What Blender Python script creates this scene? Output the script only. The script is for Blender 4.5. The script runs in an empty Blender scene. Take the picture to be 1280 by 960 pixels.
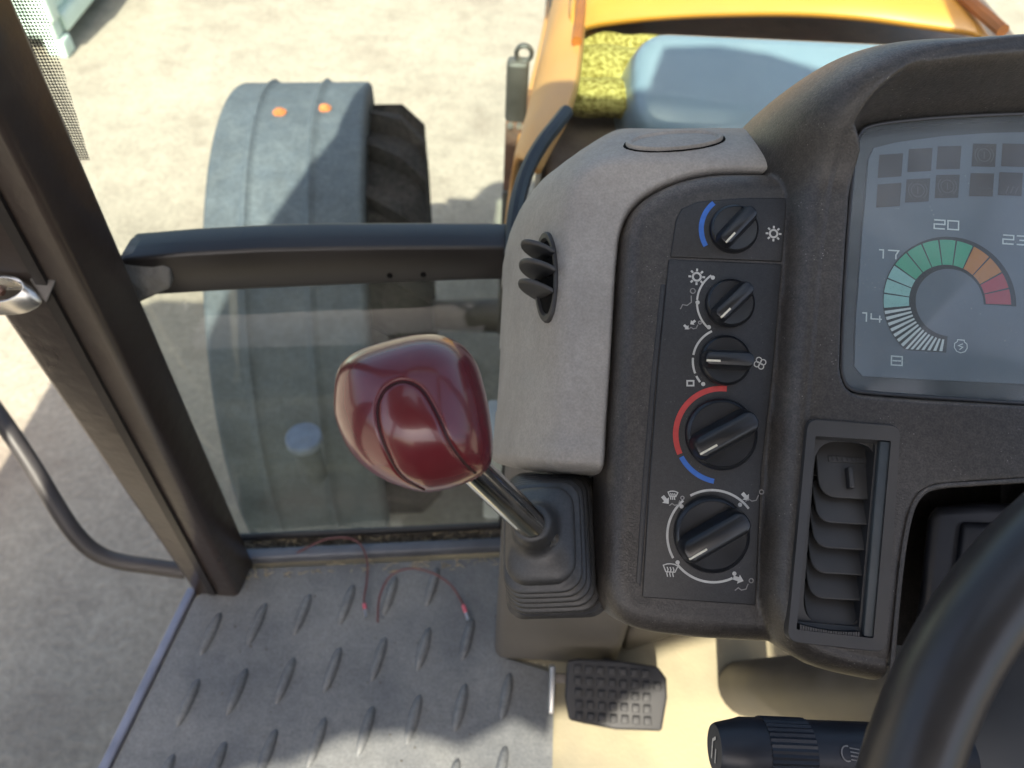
import bpy, bmesh, math, random
import numpy as np
from mathutils import Vector, Matrix
from mathutils.geometry import tessellate_polygon
random.seed(7)
S = bpy.context.scene
COL = S.collection
PI = math.pi

# ------------------------------------------------------------------ camera
CAM = Vector((0.0, 0.0, 2.15))
PITCH, ROLL, FPX = math.radians(50), math.radians(3.5), 924.0
d0 = Vector((0, math.cos(PITCH), -math.sin(PITCH)))
U0 = Vector((0, math.sin(PITCH), math.cos(PITCH)))
R0 = Vector((1, 0, 0))
CR = R0 * math.cos(ROLL) + U0 * math.sin(ROLL)
CU = U0 * math.cos(ROLL) - R0 * math.sin(ROLL)
cd = bpy.data.cameras.new('camera')
cam = bpy.data.objects.new('camera', cd); COL.objects.link(cam)
cam.matrix_world = Matrix(((CR.x, CU.x, -d0.x, CAM.x), (CR.y, CU.y, -d0.y, CAM.y), (CR.z, CU.z, -d0.z, CAM.z), (0, 0, 0, 1)))
cd.sensor_width = 36.0; cd.lens = 36.0 * FPX / 1280.0
cd.clip_start = 0.02; cd.clip_end = 500
cd.dof.use_dof = True; cd.dof.focus_distance = 0.405; cd.dof.aperture_fstop = 9.0
S.camera = cam

# ------------------------------------------------------------------ light
SUN = Vector((0.05, 0.90, -1.0)).normalized()          # direction the light travels
elev = math.asin(-SUN.z)
w = bpy.data.worlds.new('World'); S.world = w; w.use_nodes = True
nt = w.node_tree; bg = nt.nodes['Background']
sky = nt.nodes.new('ShaderNodeTexSky'); sky.sky_type = 'NISHITA'; sky.sun_disc = False
sky.sun_elevation = elev; sky.sun_rotation = math.atan2(-SUN.x, -SUN.y)
sky.air_density = 1.0; sky.dust_density = 4.0; sky.ozone_density = 0.6
nt.links.new(sky.outputs[0], bg.inputs[0]); bg.inputs[1].default_value = 0.125
sl = bpy.data.lights.new('sun', 'SUN'); sl.energy = 4.2; sl.angle = math.radians(0.5); sl.color = (1.0, 0.92, 0.77)
so = bpy.data.objects.new('sun', sl); COL.objects.link(so)
so.rotation_euler = SUN.to_track_quat('-Z', 'Y').to_euler(); so.location = (0, -6, 9)
S.view_settings.view_transform = 'Standard'; S.view_settings.look = 'None'
S.view_settings.exposure = 1.4; S.view_settings.gamma = 1.0
S.cycles.use_denoising = True
S.cycles.max_bounces = 8; S.cycles.transparent_max_bounces = 16
S.cycles.sample_clamp_indirect = 6.0

# ------------------------------------------------------------------ unprojection helpers (design-time layout on real planes)
def ray(px, py):
    return d0 + CR * ((px - 640) / FPX) + CU * ((480 - py) / FPX)
def at(px, py, t): return CAM + ray(px, py) * t
def onz(px, py, z):
    r = ray(px, py); return CAM + r * ((z - CAM.z) / r.z)
def ony(px, py, y):
    r = ray(px, py); return CAM + r * (y / r.y)
FLOOR = CAM.z - 1.08
# dash frame
TILT = math.radians(54)
DN = Vector((0, -math.cos(TILT), math.sin(TILT))); DV = Vector((0, math.sin(TILT), math.cos(TILT))); DU = Vector((1, 0, 0))
DO = CAM + d0 * 0.42
def dash(px, py, w=0.0):
    r = ray(px, py); o = DO + DN * w
    return CAM + r * ((o - CAM).dot(DN) / r.dot(DN))
def loc(px, py, w=0.0):
    p = dash(px, py, w) - DO
    return (p.dot(DU), p.dot(DV))
def dw(u, v, w): return DO + DU * u + DV * v + DN * w
PXM = 0.42 / FPX

# ------------------------------------------------------------------ materials
MAT = {}
def mat(name, col, rough=0.6, metal=0.0, var=0.12, nscale=30.0, bump=0.0, bscale=400.0, dust=0.0, dustcol=(0.42, 0.36, 0.29),
        spec=0.5, coat=0.0, rvar=0.1, dscale=12.0, updust=True, col2=None, alpha=1.0, speck=0.0, upmin=-0.2, dustdir=None, grain=0.0, gscale=600):
    m = bpy.data.materials.new(name); m.use_nodes = True
    t = m.node_tree; n = t.nodes; l = t.links
    b = n['Principled BSDF']
    geo = n.new('ShaderNodeNewGeometry')
    no = n.new('ShaderNodeTexNoise'); no.inputs['Scale'].default_value = nscale; no.inputs['Detail'].default_value = 5
    l.new(geo.outputs['Position'], no.inputs['Vector'])
    rp = n.new('ShaderNodeValToRGB')
    c2 = col2 if col2 else tuple(min(1, c * (1 + var)) for c in col)
    rp.color_ramp.elements[0].position = 0.32; rp.color_ramp.elements[1].position = 0.68
    rp.color_ramp.elements[0].color = (*[c * (1 - var) for c in col], 1); rp.color_ramp.elements[1].color = (*c2, 1)
    l.new(no.outputs['Fac'], rp.inputs['Fac'])
    last = rp.outputs['Color']
    if dust > 0:
        n2 = n.new('ShaderNodeTexNoise'); n2.inputs['Scale'].default_value = dscale; n2.inputs['Detail'].default_value = 6
        l.new(geo.outputs['Position'], n2.inputs['Vector'])
        mr = n.new('ShaderNodeMapRange'); mr.inputs['From Min'].default_value = 0.3; mr.inputs['From Max'].default_value = 0.7
        mr.inputs['To Min'].default_value = 0.35 * dust; mr.inputs['To Max'].default_value = dust
        l.new(n2.outputs['Fac'], mr.inputs['Value'])
        f = mr.outputs[0]
        if updust:
            sx = n.new('ShaderNodeSeparateXYZ'); l.new(geo.outputs['Normal'], sx.inputs[0])
            m2 = n.new('ShaderNodeMapRange'); m2.inputs['From Min'].default_value = upmin; m2.inputs['From Max'].default_value = 1.0
            m2.inputs['To Min'].default_value = 0.1
            if dustdir:
                dt = n.new('ShaderNodeVectorMath'); dt.operation = 'DOT_PRODUCT'; dt.inputs[1].default_value = dustdir
                l.new(geo.outputs['Normal'], dt.inputs[0]); l.new(dt.outputs['Value'], m2.inputs['Value'])
            else:
                l.new(sx.outputs['Z'], m2.inputs['Value'])
            mu = n.new('ShaderNodeMath'); mu.operation = 'MULTIPLY'; l.new(f, mu.inputs[0]); l.new(m2.outputs[0], mu.inputs[1]); f = mu.outputs[0]
        mx = n.new('ShaderNodeMix'); mx.data_type = 'RGBA'; l.new(f, mx.inputs['Factor']); l.new(last, mx.inputs['A'])
        mx.inputs['B'].default_value = (*dustcol, 1); last = mx.outputs['Result']
    if speck > 0:
        n4 = n.new('ShaderNodeTexVoronoi'); n4.inputs['Scale'].default_value = 420; l.new(geo.outputs['Position'], n4.inputs['Vector'])
        m4 = n.new('ShaderNodeMapRange'); m4.inputs['From Min'].default_value = 0.16; m4.inputs['From Max'].default_value = 0.06
        m4.inputs['To Max'].default_value = speck; l.new(n4.outputs['Distance'], m4.inputs['Value'])
        n5 = n.new('ShaderNodeTexNoise'); n5.inputs['Scale'].default_value = 60; l.new(geo.outputs['Position'], n5.inputs['Vector'])
        m5 = n.new('ShaderNodeMapRange'); m5.inputs['From Min'].default_value = 0.5; m5.inputs['From Max'].default_value = 0.65; l.new(n5.outputs['Fac'], m5.inputs['Value'])
        mu = n.new('ShaderNodeMath'); mu.operation = 'MULTIPLY'; l.new(m4.outputs[0], mu.inputs[0]); l.new(m5.outputs[0], mu.inputs[1])
        mx = n.new('ShaderNodeMix'); mx.data_type = 'RGBA'; l.new(mu.outputs[0], mx.inputs['Factor']); l.new(last, mx.inputs['A'])
        mx.inputs['B'].default_value = (0.6, 0.57, 0.52, 1); last = mx.outputs['Result']
    if grain > 0:
        for gs_, ga in ((gscale, grain), (gscale * .28, grain * .6)):
            n6 = n.new('ShaderNodeTexNoise'); n6.inputs['Scale'].default_value = gs_; n6.inputs['Detail'].default_value = 2; l.new(geo.outputs['Position'], n6.inputs['Vector'])
            m6 = n.new('ShaderNodeMapRange'); m6.inputs['From Min'].default_value = .35; m6.inputs['From Max'].default_value = .65; m6.inputs['To Min'].default_value = 1 - ga; m6.inputs['To Max'].default_value = 1 + ga; l.new(n6.outputs['Fac'], m6.inputs['Value'])
            vm = n.new('ShaderNodeVectorMath'); vm.operation = 'SCALE'; l.new(last, vm.inputs[0]); l.new(m6.outputs[0], vm.inputs['Scale']); last = vm.outputs[0]
    l.new(last, b.inputs['Base Color'])
    mr = n.new('ShaderNodeMapRange'); mr.inputs['To Min'].default_value = max(0.02, rough - rvar); mr.inputs['To Max'].default_value = min(1, rough + rvar)
    l.new(no.outputs['Fac'], mr.inputs['Value']); l.new(mr.outputs[0], b.inputs['Roughness'])
    b.inputs['Metallic'].default_value = metal; b.inputs['Specular IOR Level'].default_value = spec
    b.inputs['Coat Weight'].default_value = coat; b.inputs['Coat Roughness'].default_value = 0.05
    if bump > 0:
        n3 = n.new('ShaderNodeTexNoise'); n3.inputs['Scale'].default_value = bscale; n3.inputs['Detail'].default_value = 3
        l.new(geo.outputs['Position'], n3.inputs['Vector'])
        bp = n.new('ShaderNodeBump'); bp.inputs['Strength'].default_value = bump; bp.inputs['Distance'].default_value = 0.4 / bscale
        l.new(n3.outputs['Fac'], bp.inputs['Height']); l.new(bp.outputs['Normal'], b.inputs['Normal'])
    MAT[name] = m
    return m

def glass(name, dirt=0.1, dirtcol=(0.6, 0.6, 0.56), tint=(0.93, 0.97, 0.96), scale=6.0, refl=1.0, speck=0.0, rough=0.02):
    m = bpy.data.materials.new(name); m.use_nodes = True
    t = m.node_tree; n = t.nodes; l = t.links
    for x in list(n):
        if x.type == 'BSDF_PRINCIPLED': n.remove(x)
    out = [x for x in n if x.type == 'OUTPUT_MATERIAL'][0]
    tr = n.new('ShaderNodeBsdfTransparent'); tr.inputs[0].default_value = (*tint, 1)
    gl = n.new('ShaderNodeBsdfGlossy'); gl.inputs['Roughness'].default_value = rough
    df = n.new('ShaderNodeBsdfDiffuse'); df.inputs[0].default_value = (*dirtcol, 1)
    geo = n.new('ShaderNodeNewGeometry')
    no = n.new('ShaderNodeTexNoise'); no.inputs['Scale'].default_value = scale; no.inputs['Detail'].default_value = 8; no.inputs['Roughness'].default_value = 0.65
    l.new(geo.outputs['Position'], no.inputs['Vector'])
    mr = n.new('ShaderNodeMapRange'); mr.inputs['From Min'].default_value = 0.35; mr.inputs['From Max'].default_value = 0.7
    mr.inputs['To Min'].default_value = dirt * 0.35; mr.inputs['To Max'].default_value = dirt
    l.new(no.outputs['Fac'], mr.inputs['Value'])
    f = mr.outputs[0]
    if speck > 0:
        v = n.new('ShaderNodeTexVoronoi'); v.inputs['Scale'].default_value = 450; l.new(geo.outputs['Position'], v.inputs['Vector'])
        m4 = n.new('ShaderNodeMapRange'); m4.inputs['From Min'].default_value = 0.22; m4.inputs['From Max'].default_value = 0.05; m4.inputs['To Max'].default_value = speck
        l.new(v.outputs['Distance'], m4.inputs['Value'])
        ad = n.new('ShaderNodeMath'); ad.operation = 'ADD'; ad.use_clamp = True; l.new(f, ad.inputs[0]); l.new(m4.outputs[0], ad.inputs[1]); f = ad.outputs[0]
    m1 = n.new('ShaderNodeMixShader'); l.new(f, m1.inputs[0]); l.new(tr.outputs[0], m1.inputs[1]); l.new(df.outputs[0], m1.inputs[2])
    lw = n.new('ShaderNodeLayerWeight'); lw.inputs['Blend'].default_value = 0.5
    pw = n.new('ShaderNodeMath'); pw.operation = 'POWER'; pw.inputs[1].default_value = 5.0; l.new(lw.outputs['Facing'], pw.inputs[0])
    mu = n.new('ShaderNodeMath'); mu.operation = 'MULTIPLY_ADD'; mu.inputs[1].default_value = 0.9 * refl; mu.inputs[2].default_value = 0.035 * refl; l.new(pw.outputs[0], mu.inputs[0])
    m2 = n.new('ShaderNodeMixShader'); l.new(mu.outputs[0], m2.inputs[0]); l.new(m1.outputs[0], m2.inputs[1]); l.new(gl.outputs[0], m2.inputs[2])
    l.new(m2.outputs[0], out.inputs['Surface'])
    MAT[name] = m
    return m

mat('concrete', (0.285, 0.252, 0.195), 0.9, var=0.16, nscale=2.2, bump=0.6, bscale=45, dust=0.6, dustcol=(0.35, 0.32, 0.258), dscale=0.6, spec=0.2, grain=.10, gscale=45)
def stains(m):
    t = m.node_tree; n = t.nodes; l = t.links; b = n['Principled BSDF']; src = b.inputs['Base Color'].links[0].from_socket
    geo = n.new('ShaderNodeNewGeometry'); prev = src
    for sc, lo, hi, amt, c in ((1.3, .53, .68, .42, (.18, .14, .11)), (5, .54, .70, .42, (.17, .14, .11)), (16, .56, .72, .30, (.18, .15, .12)), (60, .58, .78, .40, (.15, .13, .11))):
        no = n.new('ShaderNodeTexNoise'); no.inputs['Scale'].default_value = sc; no.inputs['Detail'].default_value = 6; no.inputs['Roughness'].default_value = .6; l.new(geo.outputs['Position'], no.inputs['Vector'])
        mr = n.new('ShaderNodeMapRange'); mr.inputs['From Min'].default_value = lo; mr.inputs['From Max'].default_value = hi; mr.inputs['To Max'].default_value = amt; l.new(no.outputs['Fac'], mr.inputs['Value'])
        mx = n.new('ShaderNodeMix'); mx.data_type = 'RGBA'; l.new(mr.outputs[0], mx.inputs['Factor']); l.new(prev, mx.inputs['A']); mx.inputs['B'].default_value = (*c, 1); prev = mx.outputs['Result']
    l.new(prev, b.inputs['Base Color'])
stains(MAT['concrete'])
mat('plastic', (0.0255, 0.0232, 0.0215), 0.42, var=0.25, nscale=14, bump=0.6, bscale=900, dust=0.95, dustcol=(0.20, 0.162, 0.13), speck=0.3, upmin=.45, dustdir=(-.4, .55, .73), grain=.28, gscale=900)
mat('cowl_plastic', (0.235, 0.222, 0.205), 0.62, var=0.16, nscale=22, bump=0.6, bscale=800, dust=0.6, dustcol=(0.36, 0.315, 0.265), dscale=14, speck=.15, grain=.085, gscale=700)
mat('panel_black', grain=.2, gscale=1200, col=(0.011, 0.0115, 0.0135), rough=0.52, var=0.2, nscale=40, bump=0.15, bscale=1800, dust=0.04, speck=0.1)
mat('knob_black', (0.008, 0.009, 0.0115), 0.33, var=0.2, nscale=60, bump=0.06, bscale=1600, spec=0.55)
mat('vent_black', (0.016, 0.017, 0.0195), 0.5, var=0.2, nscale=60, bump=0.15, bscale=1800, dust=0.10)
mat('strip', (0.035, 0.042, 0.046), 0.55, var=0.2, nscale=60)
mat('step_trim', (0.24, 0.25, 0.30), 0.4, metal=0.3, var=0.15, nscale=30)
mat('gap_black', (0.006, 0.006, 0.006), 0.9, spec=0.1)
mat('print_white', (0.44, 0.43, 0.40), 0.6, var=0.1, nscale=300)
mat('print_dim', (0.20, 0.19, 0.18), 0.6, var=0.2, nscale=300)
mat('print_blue', (0.03, 0.12, 0.42), 0.55, var=0.1, nscale=300)
mat('print_red', (0.42, 0.04, 0.035), 0.55, var=0.1, nscale=300)
mat('marker', (0.62, 0.58, 0.46), 0.5, var=0.1, nscale=300)
mat('dial_face', (0.115, 0.13, 0.165), 0.5, var=0.08, nscale=25, speck=0.55)
mat('dial_border', (0.03, 0.03, 0.032), 0.45, var=0.15, nscale=30, speck=0.2)
mat('dial_ring', (0.035, 0.037, 0.042), 0.5)
mat('warn_square', (0.036, 0.022, 0.017), 0.5, var=0.25, nscale=90, speck=0.5)
mat('warn_mark', (0.085, 0.072, 0.065), 0.5)
mat('seg_white', (0.60, 0.61, 0.62), 0.5, var=0.05, nscale=200)
mat('seg_teal', (0.27, 0.48, 0.46), 0.5, var=0.05, nscale=200)
mat('seg_green', (0.05, 0.32, 0.19), 0.5, var=0.05, nscale=200)
mat('seg_orange', (0.48, 0.17, 0.03), 0.5, var=0.05, nscale=200)
mat('seg_red', (0.42, 0.035, 0.05), 0.5, var=0.05, nscale=200)
mat('red_knob', (0.095, 0.004, 0.010), 0.24, var=0.10, nscale=30, coat=0.45, rvar=0.06, dust=0.06, dustcol=(.35,.25,.22), dscale=40, updust=False)
mat('knob_seam', (0.02, 0.003, 0.004), 0.5)
mat('lever_steel', (0.62, 0.61, 0.58), 0.14, metal=1.0, var=0.15, nscale=60, rvar=0.05)
mat('rubber', grain=.15, gscale=700, col=(0.016, 0.0165, 0.018), rough=0.45, var=0.15, nscale=40, bump=0.12, bscale=900, dust=0.22, dustcol=(0.2, 0.19, 0.18))
mat('mat_rubber', (0.070, 0.079, 0.092), 0.6, var=0.12, nscale=14, bump=0.35, bscale=220, dust=0.7, dustcol=(0.22, 0.225, 0.215), dscale=10, speck=0.3, grain=.13, gscale=260)
mat('floor_pan', (0.10, 0.098, 0.092), 0.75, var=0.15, nscale=10, bump=0.3, bscale=200, dust=0.9, dustcol=(0.43, 0.375, 0.235), dscale=6)
mat('pedestal', (0.085, 0.08, 0.073), 0.7, var=0.15, nscale=10, bump=0.3, bscale=300, dust=0.4, dustcol=(0.25, 0.225, 0.18), dscale=8)
mat('frame_paint', (0.018, 0.0158, 0.015), 0.30, var=0.3, nscale=9, bump=0.1, bscale=60, dust=0.22, dustcol=(0.11, 0.065, 0.045), dscale=7, updust=False, spec=0.6)
mat('frame_bar', (0.017, 0.0145, 0.0135), 0.36, var=0.2, nscale=9, spec=0.5)
mat('weld', (0.10, 0.10, 0.09), 0.7, var=0.35, nscale=60, bump=0.8, bscale=90, dust=0.4)
mat('rail_steel', (0.03, 0.029, 0.031), 0.48, var=0.2, nscale=20, dust=0.1)
mat('trim', (0.10, 0.11, 0.13), 0.45, metal=0.2, var=0.15, nscale=30)
mat('latch_metal', (0.55, 0.53, 0.48), 0.25, metal=0.9, var=0.15, nscale=40)
mat('yellow_paint', (0.60, 0.255, 0.020), 0.35, var=0.05, nscale=5, dust=0.12, dscale=7, coat=0.3)
mat('orange_seam', (0.36, 0.11, 0.015), 0.5)
mat('peach_paint', (0.66, 0.28, 0.05), 0.45, var=0.10, nscale=5, dust=0.35, dustcol=(0.58, 0.38, 0.22), dscale=6, updust=False)
mat('yellow_foam', (0.34, 0.24, 0.025), 0.95, var=0.6, nscale=150, bump=1.0, bscale=320, col2=(0.50, 0.42, 0.13), spec=0.1)
mat('engine_dark', (0.085, 0.06, 0.048), 0.7, var=0.4, nscale=35, bump=0.5, bscale=120, dust=0.35, dustcol=(0.28, 0.2, 0.15))
mat('tank_pale', (0.165, 0.225, 0.28), 0.3, var=0.05, nscale=5, coat=0.5, rvar=0.06, dust=0.1)
mat('tyre', grain=.3, gscale=90, col=(0.008, 0.0085, 0.010), rough=0.85, spec=0.15, var=0.35, nscale=14, bump=0.6, bscale=60, dust=0.28, dustcol=(0.14, 0.12, 0.10), dscale=9, updust=False)
mat('fender', grain=.11, gscale=120, col=(0.070, 0.090, 0.108), rough=0.72, spec=0.22, var=0.14, nscale=11, bump=0.4, bscale=120, dust=0.32, dustcol=(0.17, 0.19, 0.185), dscale=26)
mat('rust_bolt', (0.50, 0.17, 0.05), 0.8, var=0.3, nscale=80)
mat('rust', (0.12, 0.055, 0.035), 0.8, var=0.4, nscale=30, bump=0.6, bscale=120, dust=0.3)
mat('dark_steel', (0.035, 0.033, 0.032), 0.5, var=0.35, nscale=30, dust=0.3)
mat('pale_plate', (0.50, 0.53, 0.55), 0.6, var=0.1, nscale=10)
mat('plug_blue', (0.14, 0.18, 0.25), 0.6, var=0.15, nscale=50)
mat('pale_green', (0.56, 0.70, 0.62), 0.5, var=0.08, nscale=4, dust=0.2)
mat('roof_lining', (0.22, 0.22, 0.23), 0.8)
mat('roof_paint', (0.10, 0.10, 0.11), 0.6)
mat('wire_red', (0.10, 0.032, 0.034), 0.5)
mat('crimp', (0.55, 0.12, 0.16), 0.5)
mat('crimp_metal', (0.6, 0.6, 0.6), 0.3, metal=0.9)
mat('dirt', (0.10, 0.085, 0.065), 0.95, var=0.5, nscale=60, bump=1.0, bscale=150, spec=0.1)
mat('straw', (0.40, 0.34, 0.22), 0.9, var=0.3, nscale=60)
mat('pedal_steel', (0.5, 0.5, 0.48), 0.35, metal=0.8, var=0.2, nscale=40)
mat('pedal_rubber', (0.016, 0.017, 0.020), 0.6, var=0.2, nscale=60, dust=0.12, dustcol=(0.2, 0.19, 0.17))
mat('wheel_leather', (0.022, 0.021, 0.022), 0.33, var=0.1, nscale=40, bump=0.12, bscale=1400)
mat('stalk', (0.013, 0.015, 0.021), 0.42, var=0.15, nscale=60, bump=0.1, bscale=1500)
mat('seal', (0.010, 0.010, 0.011), 0.4, var=0.2, nscale=60)
glass('screen_glass', dirt=0.015, dirtcol=(0.62, 0.62, 0.56), scale=7, refl=0.12)
glass('lower_glass', dirt=0.055, dirtcol=(0.46, 0.47, 0.38), scale=26, refl=0.4, tint=(0.90, 0.94, 0.92))
glass('lens_glass', dirt=0.07, dirtcol=(0.55, 0.56, 0.6), scale=30, refl=0.9, speck=0.14, rough=.16)
# dotted ceramic print on the screen edge
m = bpy.data.materials.new('frit'); m.use_nodes = True; t = m.node_tree; n = t.nodes; l = t.links
b = n['Principled BSDF']; b.inputs['Base Color'].default_value = (0.012, 0.012, 0.012, 1); b.inputs['Roughness'].default_value = 0.6
uv = n.new('ShaderNodeUVMap'); uv.uv_map = 'dots'
vo = n.new('ShaderNodeTexVoronoi'); vo.inputs['Scale'].default_value = 1.0; vo.inputs['Randomness'].default_value = 0.0; vo.voronoi_dimensions = '2D'
l.new(uv.outputs[0], vo.inputs['Vector'])
sx = n.new('ShaderNodeSeparateXYZ'); l.new(uv.outputs[0], sx.inputs[0])
mr = n.new('ShaderNodeMapRange'); mr.inputs['From Min'].default_value = 5.0; mr.inputs['From Max'].default_value = 14.0; mr.inputs['To Min'].default_value = 0.46; mr.inputs['To Max'].default_value = 0.18
l.new(sx.outputs['X'], mr.inputs['Value'])
lt = n.new('ShaderNodeMath'); lt.operation = 'LESS_THAN'; l.new(vo.outputs['Distance'], lt.inputs[0]); l.new(mr.outputs[0], lt.inputs[1])
l.new(lt.outputs[0], b.inputs['Alpha']); MAT['frit'] = m

# ------------------------------------------------------------------ object helpers
ORG = {}
def thing(name, label, cat, loc=(0, 0, 0), group=None):
    o = bpy.data.objects.new(name, None); COL.objects.link(o); o.location = loc; o.empty_display_size = 0.05
    o['label'] = label; o['category'] = cat
    if group: o['group'] = group
    ORG[o.name] = Vector(loc)
    return o
def tag(o, label=None, cat=None, group=None, kind=None):
    if label: o['label'] = label
    if cat: o['category'] = cat
    if group: o['group'] = group
    if kind: o['kind'] = kind
    return o
def mk(name, V, F, m, parent=None, smooth=True, angle=35, bevel=0.0, seg=2, base=None):
    """one mesh object from world-space vertices; origin = its thing's base"""
    org = ORG[parent.name] if parent else (Vector(base) if base is not None else Vector((0, 0, 0)))
    me = bpy.data.meshes.new(name)
    me.from_pydata([tuple(Vector(v) - org) for v in V], [], F); me.update()
    bm = bmesh.new(); bm.from_mesh(me); bmesh.ops.recalc_face_normals(bm, faces=bm.faces); bm.to_mesh(me); bm.free()
    me.materials.append(MAT[m])
    if smooth:
        me.shade_smooth()
        if bevel == 0: me.set_sharp_from_angle(angle=math.radians(angle))
    o = bpy.data.objects.new(name, me); COL.objects.link(o)
    if parent: o.parent = parent
    else: o.location = org
    ORG[o.name] = org
    if bevel > 0:
        bv = o.modifiers.new('b', 'BEVEL'); bv.width = bevel; bv.segments = seg; bv.limit_method = 'ANGLE'; bv.angle_limit = math.radians(40)
        bv.harden_normals = False
    return o

def spline(pts, k=6, closed=False):
    P = [np.array(p, float) for p in pts]; n = len(P); out = []
    rng = n if closed else n - 1
    for i in range(rng):
        p1, p2 = P[i], P[(i + 1) % n]
        p0 = P[(i - 1) % n] if (closed or i > 0) else 2 * p1 - p2
        p3 = P[(i + 2) % n] if (closed or i < n - 2) else 2 * p2 - p1
        for j in range(k):
            s = j / k
            out.append(0.5 * ((2 * p1) + (-p0 + p2) * s + (2 * p0 - 5 * p1 + 4 * p2 - p3) * s * s + (-p0 + 3 * p1 - 3 * p2 + p3) * s ** 3))
    if not closed: out.append(P[-1])
    return out

def ring_loft(rings, cap0=True, cap1=True, closed=True):
    V = []; F = []; n = len(rings[0])
    for r in rings: V += [Vector(p) for p in r]
    for i in range(len(rings) - 1):
        for j in range(n if closed else n - 1):
            a = i * n + j; b = i * n + (j + 1) % n
            F.append((a, b, b + n, a + n))
    if cap0: F.append(tuple(range(n - 1, -1, -1)))
    if cap1: F.append(tuple((len(rings) - 1) * n + j for j in range(n)))
    return V, F
def tube(path, r, n=12, cap=True):
    P = [Vector(p) for p in path]; rings = []
    rad = r if isinstance(r, (list, tuple)) else [r] * len(P)
    prev = None
    for i, p in enumerate(P):
        tg = (P[min(i + 1, len(P) - 1)] - P[max(i - 1, 0)]).normalized()
        if prev is None:
            a = Vector((0, 0, 1)) if abs(tg.z) < 0.9 else Vector((1, 0, 0))
            e1 = tg.cross(a).normalized()
        else:
            e1 = (prev - tg * prev.dot(tg)).normalized()
        prev = e1; e2 = tg.cross(e1)
        rings.append([p + (e1 * math.cos(2 * PI * k / n) + e2 * math.sin(2 * PI * k / n)) * rad[i] for k in range(n)])
    return ring_loft(rings, cap, cap)
def prism(bottom, top):
    n = len(bottom); V = [Vector(p) for p in bottom] + [Vector(p) for p in top]
    F = [tuple(range(n - 1, -1, -1)), tuple(range(n, 2 * n))]
    for i in range(n): F.append((i, (i + 1) % n, (i + 1) % n + n, i + n))
    return V, F
def boxf(o, ex, ey, ez, hx, hy, hz):
    o, ex, ey, ez = Vector(o), Vector(ex), Vector(ey), Vector(ez)
    q = [o + ex * hx * a + ey * hy * b for a, b in ((-1, -1), (1, -1), (1, 1), (-1, 1))]
    return prism([p - ez * hz for p in q], [p + ez * hz for p in q])
def box(x0, x1, y0, y1, z0, z1):
    return boxf(((x0 + x1) / 2, (y0 + y1) / 2, (z0 + z1) / 2), (1, 0, 0), (0, 1, 0), (0, 0, 1), (x1 - x0) / 2, (y1 - y0) / 2, (z1 - z0) / 2)
def join(*parts):
    V = []; F = []
    for v, f in parts:
        k = len(V); V += list(v); F += [tuple(i + k for i in q) for q in f]
    return V, F
def rrect(w, h, r, k=4):
    out = []
    for cx, cy, a0 in ((w - r, h - r, 0), (-w + r, h - r, 90), (-w + r, -h + r, 180), (w - r, -h + r, 270)):
        for i in range(k + 1):
            a = math.radians(a0 + 90 * i / k); out.append((cx + r * math.cos(a), cy + r * math.sin(a)))
    return out
def plate(pts2, w0, w1):
    """thin plate in the dash frame from local 2D points"""
    return prism([dw(u, v, w0) for u, v in pts2], [dw(u, v, w1) for u, v in pts2])
def ribbon(pts2, width, closed=False):
    """mitred flat ribbon (list of quads as 2D) from a 2D polyline"""
    P = [np.array(p, float) for p in pts2]; n = len(P); L = []; R = []
    for i in range(n):
        if closed: a, c = P[i - 1], P[(i + 1) % n]
        else: a, c = P[max(i - 1, 0)], P[min(i + 1, n - 1)]
        d1 = P[i] - a; d2 = c - P[i]
        if np.linalg.norm(d1) < 1e-12: d1 = d2
        if np.linalg.norm(d2) < 1e-12: d2 = d1
        d1 = d1 / np.linalg.norm(d1); d2 = d2 / np.linalg.norm(d2)
        n1 = np.array((-d1[1], d1[0])); n2 = np.array((-d2[1], d2[0])); m_ = n1 + n2
        m_ = m_ / max(np.linalg.norm(m_), 1e-9); s = 1 / max(0.45, m_.dot(n1))
        L.append(P[i] + m_ * s * width / 2); R.append(P[i] - m_ * s * width / 2)
    return L, R
def ribbon_mesh(pts2, width, w, closed=False, up=0.0003):
    L, R = ribbon(pts2, width, closed); n = len(L); V = []; F = []
    for a, c in zip(L, R): V += [dw(a[0], a[1], w), dw(c[0], c[1], w)]
    for i in range(n if closed else n - 1):
        j = (i + 1) % n; F.append((2 * i, 2 * i + 1, 2 * j + 1, 2 * j))
    return V, F
def poly_mesh(pts2, w):
    V = [dw(p[0], p[1], w) for p in pts2]; F = [t for t in tessellate_polygon([[Vector((p[0], p[1], 0)) for p in pts2]])]
    return V, F
def disc2(c, r, n=14): return [(c[0] + r * math.cos(2 * PI * i / n), c[1] + r * math.sin(2 * PI * i / n)) for i in range(n)]
def arc2(c, r, a0, a1, n=24): return [(c[0] + r * math.cos(math.radians(a0 + (a1 - a0) * i / n)), c[1] + r * math.sin(math.radians(a0 + (a1 - a0) * i / n))) for i in range(n + 1)]

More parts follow.
